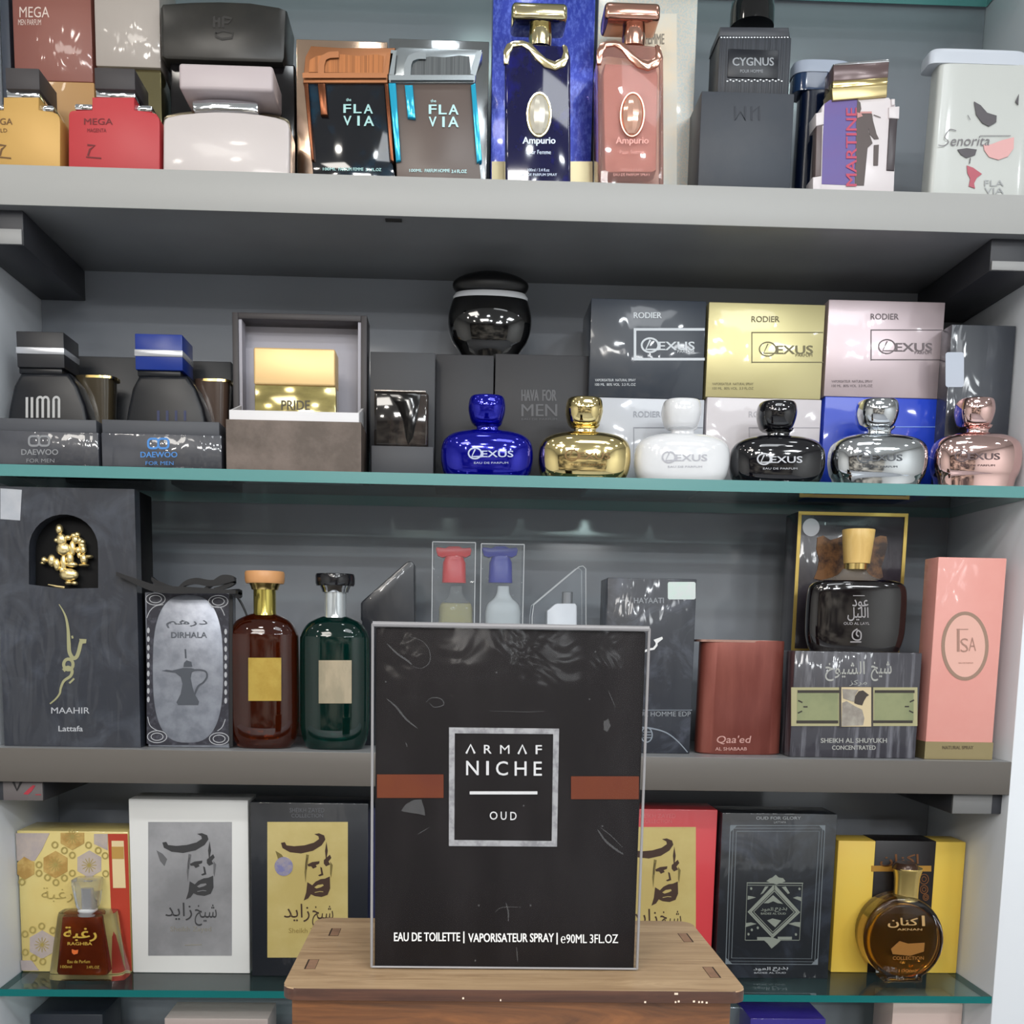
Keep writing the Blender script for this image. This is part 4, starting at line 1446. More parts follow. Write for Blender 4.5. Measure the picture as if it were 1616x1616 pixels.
B.prism('body', M('bottle_white', (222, 224, 230), .3), k4((1222, None), (1226, 745), (1275, 702), (1290, 696), (1405, 696), (1416, 712), (1416, None)), B.yf, B.d / 2, .001)
B.loft('cap', M('cap_steel', (150, 152, 156), .25, .6), 895, [(953, 8.5), (935, 8.5), (934, 7.5)], 0, .8, 3, 24)

T = carton('perfume_box', 'dark marbled carton with a shiny silver sticker behind the front box', 955, 1094, 913, Z3, 0.03, 0.05,
           M('marble_slate', (38, 41, 50), .4, film=.3, noise=((24, 24, 24), (78, 82, 94), .5, .72, 1.2)))
g = h5
p = Print(T)
p.text('HAYAATI', rect(g, 450, 374, 662, 413), .015)
p.text('POUR HOMME EDP', rect(g, 420, 1180, 852, 1214), .01)
p.done('lettering', M('ink_grey5', (140, 144, 150), .4))
p = Print(T)
p.line(g((480, 770), (560, 740), (590, 735), (610, 710), (612, 690), (650, 660)), 3.5)
p.poly(g((590, 672), (650, 650), (655, 662), (605, 695)))
p.done('calligraphy', inkwhite)
p = Print(T)
p.poly(rrect(*rect(g, 690, 262, 887, 386), 3))
p.done('sticker', M('sticker_holo', (210, 212, 214), .3, .2, noise=((60, 60, 60), (200, 216, 210), .4, .6)))
p = Print(T)
p.rect(*rect(g, 300, 1168, 862, 1172))
arc = bez([(480, 1290), (580, 1300), (680, 1330), (760, 1390), (830, 1468)])
p.line(g(*arc), [2.5 - i * .04 for i in range(len(arc))])
p.line(g(*ell(540, 1345, 40, 52, 18)), 2, True)
for y in (1325, 1345, 1365):
    p.line(g((515, y), (572, y)), 1.4)
p.done('arc_print', M('print_steel', (128, 136, 146), .35))

T = Thing('perfume_tin', 'oval copper brown tin with silver script at its foot', 'tin', 1097, 1227, 1010, Z3, 0.02, 0.05)
T.loft('body', M('tin_brown', (136, 76, 66), .32, .35, noise=((40, 40, 8), (120, 62, 54), .4, .62)), 1162, [(None, 65), (1186, 65.5), (1012, 65.5), (1010.5, 65)], 0, .4, 3.2, 64)
sf = T.surf
T.loft('lid_rim', M('rim_copper', (190, 150, 138), .25, .7), 1162, [(1013.5, 66), (1010, 66)], 0, .4, 3.2, 64)
p = Print(T, surf=sf)
p.text('Qaa\'ed', rect(g, 1030, 1350, 1270, 1412), .005, .2)
p.text('AL SHABAAB', rect(g, 1026, 1432, 1250, 1456), .015)
p.done('lettering', M('ink_rosegrey', (196, 150, 142), .35, .3))

# streaked box with two green panels, bottle and framed box on it
T = Thing('perfume_box', 'grey streaked wide box with green panels and a small portrait square', 'box', 1250, 1450, 1029, Z3, 0.014, 0.05)
T.body('carton', M('streaked_carton', (52, 50, 58), .4, film=.5, noise=((150, 150, 12), (120, 120, 128), .5, .72)), .001)
g = ss
p = Print(T)
p.rect(*rect(g, 62, 402, 1525, 850))
p.done('panel_band', M('print_khaki', (168, 162, 124), .4))
p = Print(T, dy=.0007)
p.rect(*rect(g, 130, 466, 608, 785))
p.done('green_panel', M('print_sage', (142, 146, 108), .4, noise=((30, 30, 30), (130, 136, 100), .4, .6)))
p = Print(T, dy=.0007)
p.rect(*rect(g, 1025, 466, 1478, 785))
p.done('green_panel', M('print_sage', (142, 146, 108), .4, noise=((30, 30, 30), (130, 136, 100), .4, .6)))
p = Print(T, dy=.0009)
for q in ((135, 434, 618, 466), (122, 786, 605, 818), (1030, 434, 1490, 466), (1010, 784, 1468, 814)):
    p.rect(*rect(g, *q))
for x, y, s_ in ((165, 565, 1), (225, 627, 0), (162, 688, -1), (1458, 560, -1), (1400, 624, 0), (1450, 684, 1)):
    p.line(g((x - 25, y - 12 * s_), (x + 25, y + 12 * s_)), 2.2)
p.done('panel_border', M('print_umber', (52, 46, 40), .5))
p = Print(T, dy=.0009)
p.rect(*rect(g, 618, 395, 1010, 860))
p.done('portrait_border', M('print_umber2', (64, 58, 54), .5))
p = Print(T, dy=.0012)
p.rect(*rect(g, 640, 400, 985, 855))
p.done('portrait_ground', M('print_sand', (206, 188, 152), .45))
p = Print(T, dy=.0015)
p.poly(g((790, 560), (800, 500), (840, 445), (890, 436), (960, 490), (930, 510), (900, 560), (880, 610), (830, 600), (790, 585)))
p.done('portrait_face', M('print_face', (62, 54, 50), .5))
p = Print(T, dy=.0015)
p.poly(g((650, 420), (840, 430), (800, 490), (785, 570), (660, 530)))
p.poly(g((650, 580), (700, 560), (800, 620), (880, 660), (905, 760), (890, 840), (640, 850)))
p.done('portrait_dress', M('print_robe', (140, 132, 124), .5, noise=((60, 60, 60), (170, 164, 152), .4, .6)))
p = Print(T)
p.text(arab('شيخ'), rect(g, 985, 100, 1225, 330), .01)
p.text(arab('الشيوخ'), rect(g, 455, 100, 915, 330), .01)
p.text(arab('مركز'), rect(g, 735, 315, 940, 385))
p.text('SHEIKH AL SHUYUKH', rect(g, 405, 990, 1170, 1045), .02)
p.text('CONCENTRATED', rect(g, 535, 1075, 1040, 1125), .02)
p.done('lettering', M('ink_ash', (164, 164, 160), .4))
zs = T.loc.z + T.h
Bk = carton('perfume_box', 'plain dark carton just behind the streaked box, mostly hidden', 1252, 1446, 1031, Z3, 0.075, 0.05, M('carton_black2', (38, 40, 46)))
zk = Bk.loc.z + Bk.h
g = s6
T = Thing('perfume_box', 'dark gold edged window box standing behind the black round bottle', 'box', 1254, 1426, 809, zk, 0.08, 0.04)
T.body('carton', M('window_dark', (38, 34, 40), .25, film=.5, noise=((12, 12, 12), (56, 50, 58), .4, .6)), .001)
p = Print(T)
l_, t_, r_, b_ = 1252, 809, 1427, 1026
x0, x1 = -T.w / 2, T.w / 2
bm = bmesh.new()
e_ = .0034
yy = T.yf
for q in ((x0, x0 + e_, 0, T.h), (x1 - e_, x1, 0, T.h), (x0 + e_, x1 - e_, T.h - e_, T.h), (x0 + e_, x1 - e_, 0, e_)):
    add_box(bm, q[0], q[1], yy - .0008, yy + .0002, q[2], q[3])
link_mesh('gold_edge', bm, M('edge_gold', (196, 168, 92), .3, .7), T)
p.poly(g(*ell(330, 192, 49, 52, 24)))
p.done('sticker', M('sticker_white', (206, 206, 212), .45))
p = Print(T, dy=.0012)
p.poly(g((365, 250), (400, 240), (440, 265), (480, 255), (515, 240), (690, 255), (730, 240), (765, 245), (772, 290), (755, 360), (735, 420), (745, 480), (710, 500), (400, 500), (345, 490), (365, 440), (375, 380), (360, 320)))
p.done('inner_tray', M('tray_amber', (134, 96, 66), .25, noise=((60, 60, 60), (66, 52, 48), .42, .6)))
T = Thing('perfume_bottle', 'round black bottle with flared wooden cap standing on the streaked box', 'perfume bottle', 1269, 1424, 836, zs, 0.016, 0.046)
pr = [(None, 70), (1018, 73), (1000, 77), (975, 78), (950, 78), (930, 76), (921, 70), (917, 60), (915, 52)]
T.loft('body', M('oud_black', (16, 11, 13), .06, coat=.7), 1347, pr, 0, .3, 2.8, 56, 4)
sf = T.surf
T.loft('neck', M('neck_glass', (150, 140, 132), .08, trans=.5), 1347, [(917, 55), (912, 36), (906, 24), (898, 18)], 0, .38, 2.2, 40, 3)
T.loft('cap_band', gold, 1350, [(899, 17.5), (890, 17.8)], 0, 1, 2, 32)
T.loft('cap', wood('cap_wood', (222, 184, 110), (206, 164, 92), (232, 198, 130), .4, (40, 40, 6)), 1352, [(889.5, 19.5), (850, 23.5), (837, 24.5), (836, 24)], 0, .95, 2.2, 40)
p = Print(T, surf=sf, dy=.0006)
p.text(arab('عود'), rect(g, 568, 610, 662, 668), .01)
p.text(arab('الليل'), rect(g, 540, 655, 662, 735), .01)
p.text('OUD AL LAYL', rect(g, 518, 741, 668, 757), .01)
p.line(g((572, 588), (640, 588)), 1)
em = bez([(598, 780), (572, 800), (570, 830), (590, 845), (615, 840), (618, 805), (600, 790), (592, 812), (605, 825)])
p.line(g(*em), 2.2)
p.line(g((556, 856), (620, 856)), 2)
p.done('lettering', M('ink_greyoud', (150, 146, 148), .4))

T = Thing('perfume_box', 'tall salmon pink box with an oval ring at the right end', 'box', 1470, 1577, 880, Z3, 0.012, 0.03)
T.body('carton', M('salmon_carton', (222, 152, 142), .4, film=.08, noise=((8, 8, 8), (226, 160, 150), .4, .6)), .001)
p = Print(T)
p.line(g(*ell(1222, 880, 127, 190, 44)), 5.5, True)
p.done('oval_ring', M('ring_taupe', (160, 132, 116), .3, .5))
p = Print(T, dy=.0003)
p.poly(g(*ell(1222, 880, 118, 180, 44)))
p.done('oval_panel', M('panel_blush', (226, 176, 162), .4))
p = Print(T, dy=.0007)
p.rect(*rect(g, 1175, 780, 1190, 912))
p.line(g((1172, 783), (1240, 783)), 1.2)
p.text('S', rect(g, 1195, 835, 1240, 915), -.01)
p.text('A', rect(g, 1243, 830, 1285, 908), -.01)
p.text('EAU DE PARFUM', rect(g, 1185, 974, 1268, 982))
p.done('lettering', M('ink_taupe2', (166, 128, 114), .4))
p = Print(T)
x0 = g((984, 1430))[0]
xx = T.pts([x0, (1565, x0[1])])
p.bm.free()
p.bm = bmesh.new()
add_box(p.bm, -T.w / 2 - .0004, T.w / 2 + .0004, T.yf - .0005, T.d / 2 + .0004, 0.0002, T.pt(1520, 1171)[1])
p.done('foot_band', M('band_olive', (148, 134, 98), .35, .5))
p = Print(T, dy=.001)
p.text('NATURAL SPRAY', rect(g, 1090, 1458, 1270, 1478), .01)
p.done('foot_lettering', M('ink_umber', (96, 82, 62), .5))

# ================================================================== row 4, lowest glass shelf
d4 = crop(0, 1160, 3.545)
r4 = crop(0, 1300, 5.986)
e4 = crop(360, 1220, 4.08)
q4 = crop(1120, 1240, 3.673)
em = crop(1160, 1380, 9.508)


def sits(px, py, z=Z4):
    return yat(px, py, z)


T = Thing('perfume_box', 'yellow box with hexagon pattern and red right strip', 'box', 31, 205, 1312, Z4, sits(80, 1534), 0.05)
T.body('carton', M('yellow_hex_carton', (212, 190, 118), .4, film=.4, noise=((7, 7, 7), (216, 200, 132), .4, .6)), .001)
g = r4
p = Print(T)
p.poly(g((1020, 95), (1205, 95), (1245, 1390), (1075, 1390)))
p.done('red_strip', M('print_brickred', (178, 62, 44), .4))


def hexa(cx_, cy_, R):
    return [(cx_ + R * sin(radians(60 * i)), cy_ - R * cos(radians(60 * i))) for i in range(6)]


def clip_left(L, xmin):
    return [(max(x, xmin), max(y, 85)) for x, y in L]


lilm = M('print_lilac_sheen', (172, 160, 158), .4, noise=((60, 60, 60), (184, 170, 160), .4, .6))
golm = M('print_ochre', (172, 136, 74), .4, noise=((90, 90, 90), (196, 164, 98), .42, .6))
lin2 = Print(T, dy=.0008)
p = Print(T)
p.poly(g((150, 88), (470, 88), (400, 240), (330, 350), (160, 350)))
p.done('lilac_corner', lilm)  # upper left film reflection, put into the colour as a lilac patch
for L, m_, nm in (([(890, 95), (1018, 95), (1018, 250), (890, 190)], lilm, 'lilac_corner'), ([(195, 1290), (300, 1290), (370, 1385), (205, 1385)], lilm, 'lilac_corner'),
                  (hexa(525, 385, 130), golm, 'gold_hexagon'), (hexa(845, 380, 130), lilm, 'lilac_hexagon'), (clip_left(hexa(685, 120, 128), 165), golm, 'gold_hexagon'),
                  (hexa(400, 1140, 135), lilm, 'lilac_hexagon'), (clip_left(hexa(230, 420, 110), 165), golm, 'gold_hexagon')):
    p = Print(T, dy=.0006)
    p.poly(g(*L))
    p.done(nm, m_)
for cx_, cy_ in ((520, 198), (838, 200), (685, 295), (995, 300), (370, 465), (210, 548), (685, 465), (1000, 470), (530, 552), (395, 965), (238, 1040), (240, 1212), (405, 1300), (370, 385), (610, 510), (450, 505), (610, 250), (930, 250), (500, 1005), (310, 1000), (320, 1265)):
    lin2.line(g(*ell(cx_, cy_, 26, 28, 14)), 2.2, True)
for x, y in ((525, 385), (845, 390), (685, 120), (400, 1140)):
    for a in range(0, 180, 30):
        lin2.line(g((x - 70 * cos(radians(a)), y - 70 * sin(radians(a))), (x + 70 * cos(radians(a)), y + 70 * sin(radians(a)))), 1.1)
lin2.text(arab('رغبة'), rect(g, 395, 600, 690, 740), -.01)
lin2.done('ornament_print', M('print_khaki2', (166, 148, 84), .45))
p = Print(T, dy=.0007)
p.poly(g((1055, 160), (1170, 160), (1190, 605), (1070, 605)))
p.done('vial_print', M('print_ivory', (226, 204, 158), .4))
p = Print(T, dy=.001)
p.poly(g((1056, 215), (1170, 215), (1174, 330), (1060, 330)))
p.done('vial_collar_print', M('print_ochre2', (186, 146, 76), .4))

T = Thing('perfume_bottle', 'faceted glass bottle of amber liquid with clear stopper and gold script', 'perfume bottle', 82, 204, 1386, Z4, sits(140, 1553), 0.05)
T.loft('glass', clearglass, 143, [(None, 52), (1540, 60), (1530, 59.5), (1520, 58), (1445, 46), (1438, 44), (1436, 30)], 0, .42, 5, 40)
T.loft('liquid', M('liquid_amber', (104, 36, 12), .08, spec=.3, noise=((14, 14, 14), (150, 64, 22), .45, .7)), 136, [(1533, 38), (1529, 40), (1446, 30), (1444, 29)], 0, .4, 6, 40)
sf = T.surf
T.loft('neck', M('neck_crystal', (226, 228, 230), .05, .3, spec=.8), 139, [(1444, 13), (1436, 15), (1432, 14)], 0, 1, 2.4, 28)
T.loft('stopper', M('stopper_crystal', (240, 243, 246), .04, trans=.9, ior=1.3, spec=.8), 139, [(1433, 14), (1428, 17), (1395, 22), (1387, 22), (1386, 20)], 0, .9, 4, 32)
T.loft('stopper_core', M('stopper_core_m', (186, 184, 186), .15, .5), 139, [(1432, 8), (1400, 8)], 0, .9, 3, 20)
p = Print(T, surf=loft_surf(*(lambda a: (a[0], 5, a[1], 0))(T.prof(143, [(None, 52), (1540, 60), (1520, 58), (1445, 46), (1438, 44)], 0, .42))), dy=.0006)
p.text(arab('رغبة'), rect(g, 602, 970, 915, 1112), .015)
p.text('RAGHBA', rect(g, 640, 1116, 872, 1146), .015)
p.text('Eau de Parfum', rect(g, 640, 1285, 852, 1315))
p.text('100ml', rect(g, 572, 1335, 680, 1362))
p.text('3.4FL.OZ', rect(g, 820, 1340, 940, 1365))
p.done('lettering', M('foil_yellowgold', (226, 190, 84), .3, .4))
p = Print(T, surf=p.surf, dy=.0006)
p.poly(g((680, 1185), (710, 1195), (740, 1190), (735, 1225), (700, 1235), (680, 1215)))
p.done('crest', M('crest_orange', (214, 106, 50), .4))


def portrait_box(l, r, top, Y, d, label, cm_, picm, inkm, R, top_text, group):
    """carton with a framed foil picture: a head cord, brows and beard in dark stencil"""
    T = Thing('perfume_box', label, 'box', l, r, top, Z4, Y, d, 0, group)
    T.body('carton', cm_, .0012)
    L, Tp, Rr, B = R
    p = Print(T)
    p.rect(L, Tp, Rr, B)
    p.done('foil_picture', picm)
    U = lambda *a: [(L + (x - 823) / 470 * (Rr - L), Tp + (y - 480) / 755 * (B - Tp)) for x, y in a]
    p = Print(T, dy=.0008)
    p.poly(U((903, 596), (912, 625), (955, 648), (1020, 655), (1090, 640), (1140, 610), (1162, 578), (1155, 555), (1125, 543), (1098, 547), (1122, 560), (1125, 575), (1095, 595), (1040, 610), (980, 615), (935, 610), (925, 592)))
    p.poly(U((1058, 716), (1085, 703), (1128, 698), (1126, 712), (1106, 720), (1112, 730), (1090, 740), (1080, 727), (1062, 727)))
    p.poly(U((1153, 692), (1188, 662), (1197, 680), (1180, 700), (1190, 716), (1166, 727), (1153, 712)))
    p.line(U((1056, 680), (1048, 710), (1050, 745)), 1)
    p.poly(U((1057, 815), (1085, 832), (1105, 812), (1135, 798), (1160, 795), (1188, 783), (1190, 850), (1175, 885), (1140, 897), (1100, 892), (1078, 882), (1062, 905), (1036, 917), (1050, 872)))
    p.text(arab('شيخ'), (*U((1085, 945))[0], *U((1208, 1066))[0]), .0)
    p.text(arab('زايد'), (*U((920, 935))[0], *U((1070, 1036))[0]), .0)
    p.poly(U((1132, 730), (1142, 735), (1150, 775), (1128, 782), (1120, 776), (1138, 768)))
    p.poly(U((1168, 590), (1176, 640), (1166, 700), (1160, 640)))
    p.done('stencil_print', inkm)
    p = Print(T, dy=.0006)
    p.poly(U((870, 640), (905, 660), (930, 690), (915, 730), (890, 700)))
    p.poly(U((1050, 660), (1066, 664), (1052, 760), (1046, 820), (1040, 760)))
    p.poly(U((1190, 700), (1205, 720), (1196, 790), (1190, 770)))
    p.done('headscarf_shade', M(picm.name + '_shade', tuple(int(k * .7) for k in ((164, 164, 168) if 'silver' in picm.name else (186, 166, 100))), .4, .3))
    p = Print(T, dy=.001)
    p.poly(U((1098, 843), (1118, 830), (1148, 826), (1152, 834), (1135, 843), (1110, 850)))
    p.line(U((1100, 872), (1130, 866), (1150, 868)), 1)
    p.done('stencil_highlight', picm)
    p = Print(T, dy=.0008)
    p.text('Sheikh Zayed', (*U((948, 1070))[0], *U((1178, 1106))[0]), .005)
    p.line(U((1030, 1175), (1125, 1172)), 1.5)
    p.done('lettering', M(inkm.name + '_soft', tuple(int(k) for k in (136, 132, 122)) if 'silver' in picm.name else (150, 130, 74), .45))
    if top_text:
        p = Print(T)
        for b, RR in top_text[0]:
            p.text(b, RR, .005)
        p.done('heading', top_text[1])
    return T


portrait_box(206, 393, 1262, sits(300, 1536), .045, 'white box with a silver foil face picture', M('white_carton', (222, 222, 220), .4, film=.15, fscale=(12, 12, 12)),
             M('foil_silver_pic', (164, 164, 168), .3, .5, noise=((16, 16, 16), (190, 190, 194), .4, .62)), M('stencil_grey', (58, 58, 60), .5), (234, 1297, 366, 1508), None, 'boxes with a stencilled face')
T = portrait_box(396, 581, 1267, sits(420, 1541), .045, 'black box with a gold foil face picture left of the front box', M('ink_black_carton', (30, 33, 40), .4, film=.4),
                 M('foil_gold_pic', (202, 182, 116), .35, .25, noise=((14, 14, 14), (214, 196, 134), .4, .62)), M('stencil_brown', (66, 46, 36), .5), (422, 1297, 549, 1511),
                 ([('SHEIKH ZAYED', (457, 1275, 512, 1282)), ('COLLECTION', (460, 1284, 510, 1290))], M('ink_faint', (104, 106, 112), .4)), 'boxes with a stencilled face')
p = Print(T, dy=.001)
p.poly(ell(448, 1367, 14.5, 15, 24))
p.done('sticker', M('sticker_lilac', (186, 178, 190), .25, .4, noise=((160, 160, 160), (150, 150, 200), .42, .6)))
carton('perfume_box', 'deep blue carton glimpsed between the black gold box and the front box', 584, 760, 1276, Z4, sits(420, 1541) + .03, 0.045, M('indigo_carton', (42, 46, 92), .4))
portrait_box(944, 1127, 1277, sits(1090, 1541), .045, 'red box with a gold foil face picture right of the front box', M('red_carton', (206, 66, 72), .4, film=.25),
             M('foil_gold_pic2', (202, 180, 116), .35, .25, noise=((14, 14, 14), (212, 194, 130), .4, .62)), M('stencil_brown', (66, 46, 36), .5), (970, 1305, 1098, 1519),
             ([('SHEIKH ZAYED', (1005, 1284, 1066, 1291)), ('COLLECTION', (1012, 1293, 1060, 1299))], M('ink_rose2', (224, 120, 124), .4)), 'boxes with a stencilled face')

T = carton('perfume_box', 'black wrapped box with a silver diamond emblem and double frame', 1134, 1314, 1284, Z4, sits(1310, 1545), 0.045, M('black_wrapped2', (32, 35, 40), .4, film=.6, noise=((14, 14, 14), (58, 64, 76), .5, .68, 1.0)))
g = q4
p = Print(T)
for k, wd in ((0, 1.4), (16, 1), (34, 1)):
    L = [(120 + k, 230 + k), (668 - k, 230 + k), (624 - k, 1036 - k), (92 + k, 1032 - k)]
    p.line(g(*L, L[0]), wd)
for x, y, a, b in ((122, 230, 1, 1), (668, 230, -1, 1), (624, 1036, -1, -1), (94, 1032, 1, -1)):
    p.poly(g((x, y), (x + 36 * a, y), (x, y + 36 * b)))
p.done('frame_print', M('foil_ash', (132, 140, 146), .35, .4))
g = em
p = Print(T)
p.line(g((175, 125), (1020, 130)), 1.6)
p.line(g((180, 160), (1015, 165)), .8)
p.line(g((150, 985), (960, 985)), 1)
p.line(g((180, 130), (150, 985)), .8)
p.line(g((1010, 130), (965, 985)), .8)
D0 = [(590, 165), (960, 565), (560, 940), (200, 560)]
for k in (0, .09, .2):
    L = [(cx_ + (580 - cx_) * k, cy_ + (560 - cy_) * k) for cx_, cy_ in D0]
    p.line(g(*L, L[0]), 3.2 if k < .2 else 1.4)
p.poly(g((470, 100), (520, 60), (560, 45), (610, 5), (655, 45), (720, 55), (755, 100), (690, 125), (620, 150), (540, 125)))
p.poly(g((430, 985), (540, 940), (690, 985), (620, 1050), (545, 1110), (490, 1040)))
for L in ([(185, 380), (310, 345), (260, 330), (190, 320)], [(870, 350), (990, 400), (990, 340), (930, 330)], [(150, 790), (320, 740), (240, 720), (160, 730)], [(800, 740), (970, 790), (975, 715), (900, 715)],
          [(330, 940), (520, 940), (520, 980), (330, 980)], [(640, 935), (850, 935), (850, 975), (640, 975)], [(380, 300), (450, 180), (500, 180), (420, 280)], [(700, 190), (760, 180), (820, 280), (790, 290)],
          [(430, 430), (570, 310), (720, 440), (640, 430), (570, 400), (500, 430)], [(480, 690), (560, 660), (690, 690), (600, 790), (560, 760)]):
    p.poly(g(*L))
for x, y in ((240, 210), (965, 215), (200, 895), (912, 900), (250, 830), (340, 800)):
    p.poly(g(*ell(x, y, 17, 20, 8)))
p.text(arab('بديع'), rect(g, 590, 490, 780, 560), .01)
p.text(arab('العود'), rect(g, 385, 490, 570, 560), .01)
p.text('BADEE AL OUD', rect(g, 385, 570, 760, 600), .02)
p.done('emblem_print', M('foil_sage', (156, 162, 152), .35, .4))
p = Print(T)
p.text(arab('بديع'), rect(g, 560, 1385, 795, 1450), .015)
p.text(arab('العود'), rect(g, 275, 1385, 530, 1450), .015)
p.text('BADEE AL OUD', rect(g, 285, 1462, 760, 1486), .02)
p.text('OUD FOR GLORY', rect(q4, 268, 178, 528, 196), .02)
p.text('LATTAFA', rect(q4, 372, 205, 442, 217), .01)
p.done('lettering', M('ink_ash2', (160, 164, 168), .4))

T = Thing('perfume_box', 'yellow box with black centre band behind the round gold bottle', 'box', 1317, 1517, 1328, Z4, sits(1340, 1535), 0.034)
T.body('carton', M('yellow_carton', (224, 184, 70), .42, noise=((4, 4, 4), (218, 190, 84), .4, .6)), .001)
x0, x1 = T.pt(1375, 1430)[0], T.pt(1470, 1430)[0]
box('black_band', T, M('band_black', (26, 22, 24), .35), x0, x1, T.yf - .0005, T.d / 2 + .0005, 0.0003, T.h + .0005, .0004)
g = q4
p = Print(T, dy=.001)
p.rect(1375, 1366, 1469, 1375)
p.done('gold_rule', M('rule_gold', (190, 142, 64), .35, .4))
p = Print(T, dy=.001)
p.text(arab('اكنان'), rect(g, 985, 395, 1210, 468), .01)
for x, y, rr in ((1240, 540, 26), (1240, 600, 22), (1250, 645, 16)):
    p.line(g(*ell(x, y, rr, rr * 1.1, 16)), 1.6, True)
    p.line(g(*ell(x, y, rr * .5, rr * .55, 12)), 1.4, True)
p.done('lettering', M('ink_bronze', (116, 76, 46), .4, .3))
T = Thing('perfume_bottle', 'round flat bottle of golden liquid with gold neck in front of the yellow box', 'perfume bottle', 1364, 1492, 1368, Z4, sits(1427, 1552), 0.03)
cxp, cyp = q4((1130, 890))[0]
L = [(cxp + 63.5 * cos(radians(a)), cyp - 67 * sin(radians(a))) for a in range(-62, 243, 8)]
T.prism('glass', clearglass, L[:0] + [(L[0][0], None)] + L + [(L[-1][0], None)], T.yf, T.d / 2, 0.004, 3)
L = [(cxp + 55 * cos(radians(a)), cyp + 2 - 57 * sin(radians(a))) for a in range(0, 360, 8)]
T.prism('liquid', M('liquid_gold', (240, 176, 70), .05, trans=.95, ior=1.36), L, T.yf + .004, T.d / 2 - .004, 0.002)
T.loft('neck', M('neck_gold', (226, 200, 128), .26, .75), 1429, [(1419, 19), (1412, 18), (1385, 19), (1372, 22), (1369, 22)], 0, 1, 2, 32, 2)
T.loft('cap_top', M('cap_bronze', (66, 46, 36), .2, .3), 1429, [(1371, 20), (1366, 19), (1361, 15)], 0, 1, 2, 32)
p = Print(T, dy=.0006)
p.text(arab('كنان'), rect(g, 1032, 765, 1205, 822), .02)
p.text(arab('ا'), rect(g, 1228, 752, 1246, 812), .02)
p.text('AKNAN', rect(g, 1085, 826, 1230, 838), .01)
p.done('lettering', M('ink_sandgold', (214, 176, 118), .35, .3))
p = Print(T, dy=.0006)
p.poly(g((1050, 945), (1100, 900), (1150, 915), (1245, 910), (1240, 960), (1160, 985), (1060, 975)))
p.done('ornament_print', M('ink_bronzegold', (176, 122, 62), .35, .4))
p = Print(T, dy=.0006)
p.text('COLLECTION', rect(g, 1060, 988, 1240, 1008), .01)
p.text('100ml', rect(g, 1095, 1062, 1195, 1080), .0)
p.done('small_print', M('ink_bronzegold', (176, 122, 62), .35, .4))

# ================================================================== row 5, tops in view under the lowest glass
def low(l, r, top, Y, d, label, mat):
    return carton('perfume_box', label, l, r, top, Z5, Y, d, mat)


low(262, 424, 1608, 0.05, 0.05, 'pale pinkish box top at the bottom edge left of the stand', M('pink_grey_carton', (196, 178, 174), .4, film=.3))
low(52, 165, 1601, 0.07, 0.06, 'dark box top at the bottom left corner under the glass', M('dark_navy_carton', (44, 48, 58), .4, film=.3))
low(1178, 1296, 1608, 0.03, 0.055, 'purple wrapped box top at the bottom edge right of the stand', M('purple_carton', (58, 46, 140), .35, film=.7))
low(1401, 1510, 1584, 0.055, 0.05, 'pale pink box under the lowest glass shelf at the right', M('blush_carton', (216, 188, 180), .4, film=.2))
low(1142, 1172, 1590, 0.07, 0.03, 'small silver box tight against the wooden stand below the glass', M('silver_foil2', (150, 156, 162), .2, .6))

# ================================================================== wooden stand and the box on it
YS = -0.62
ZT = onY(806, 1561, YS).z
fl, fr = onZ(431, 1554, ZT), onZ(1181, 1571, ZT)
bl, br = onZ(514, 1447, ZT), onZ(1093, 1455, ZT)
yf_ = (fl.y + fr.y) / 2
yb_ = (bl.y + br.y) / 2
xl_ = (fl.x + bl.x) / 2
xr_ = (fr.x + br.x) / 2
print('STAND', fl, fr, bl, br)
topw = wood('stand_wood_top', (166, 138, 106), (138, 110, 82), (188, 160, 126), .4, (7, 70, 70))
edgew = wood('stand_wood_edge', (70, 44, 33), (56, 34, 26), (86, 54, 39), .45, (7, 70, 70))
frontw = wood('stand_wood_front', (104, 64, 34), (64, 38, 22), (134, 84, 44), .45, (6, 46, 46))
ZC = ZT - 0.15
st = bpy.data.objects.new('wooden_stand', None)
COL.objects.link(st)
st.location = ((xl_ + xr_) / 2, (yf_ + yb_) / 2, ZC)
tag(st, 'small brown wooden stand with slotted top under the large black box', 'stand')
hx, hy, TH = (xr_ - xl_) / 2, (yb_ - yf_) / 2, 0.0046
bm = bmesh.new()
out = []
rr = .006
for cx_, cy_, a in ((hx - rr, hy - rr, 0), (-hx + rr, hy - rr, 90), (-hx + rr, -hy + rr, 180), (hx - rr, -hy + rr, 270)):
    out += [(cx_ + rr * cos(radians(a + k * 15)), cy_ + rr * sin(radians(a + k * 15))) for k in range(7)]
zt2 = ZT - ZC
va = [bm.verts.new((x, y, zt2)) for x, y in out]
vb = [bm.verts.new((x, y, zt2 - TH)) for x, y in out]
fa = bm.faces.new(va)
bm.faces.new(vb[::-1])
for i in range(len(out)):
    j = (i + 1) % len(out)
    bm.faces.new((va[i], vb[i], vb[j], va[j]))
bmesh.ops.bevel(bm, geom=list(fa.edges), offset=.0003, segments=1, affect='EDGES')
to = link_mesh('tabletop', bm, [topw, edgew], st)
for p_ in to.data.polygons:
    p_.material_index = 0 if p_.normal.z > .5 else 1
lf, rf = onY(460, 1590, yf_ + .004).x - st.location.x, onY(1154, 1590, yf_ + .004).x - st.location.x
o_ = box('front_panel', st, frontw, lf, rf, -hy + .005, -hy + .008, 0, zt2 - TH, .0003)
box('back_panel', st, frontw, lf, rf, hy - .012, hy - .009, 0, zt2 - TH, .0003)
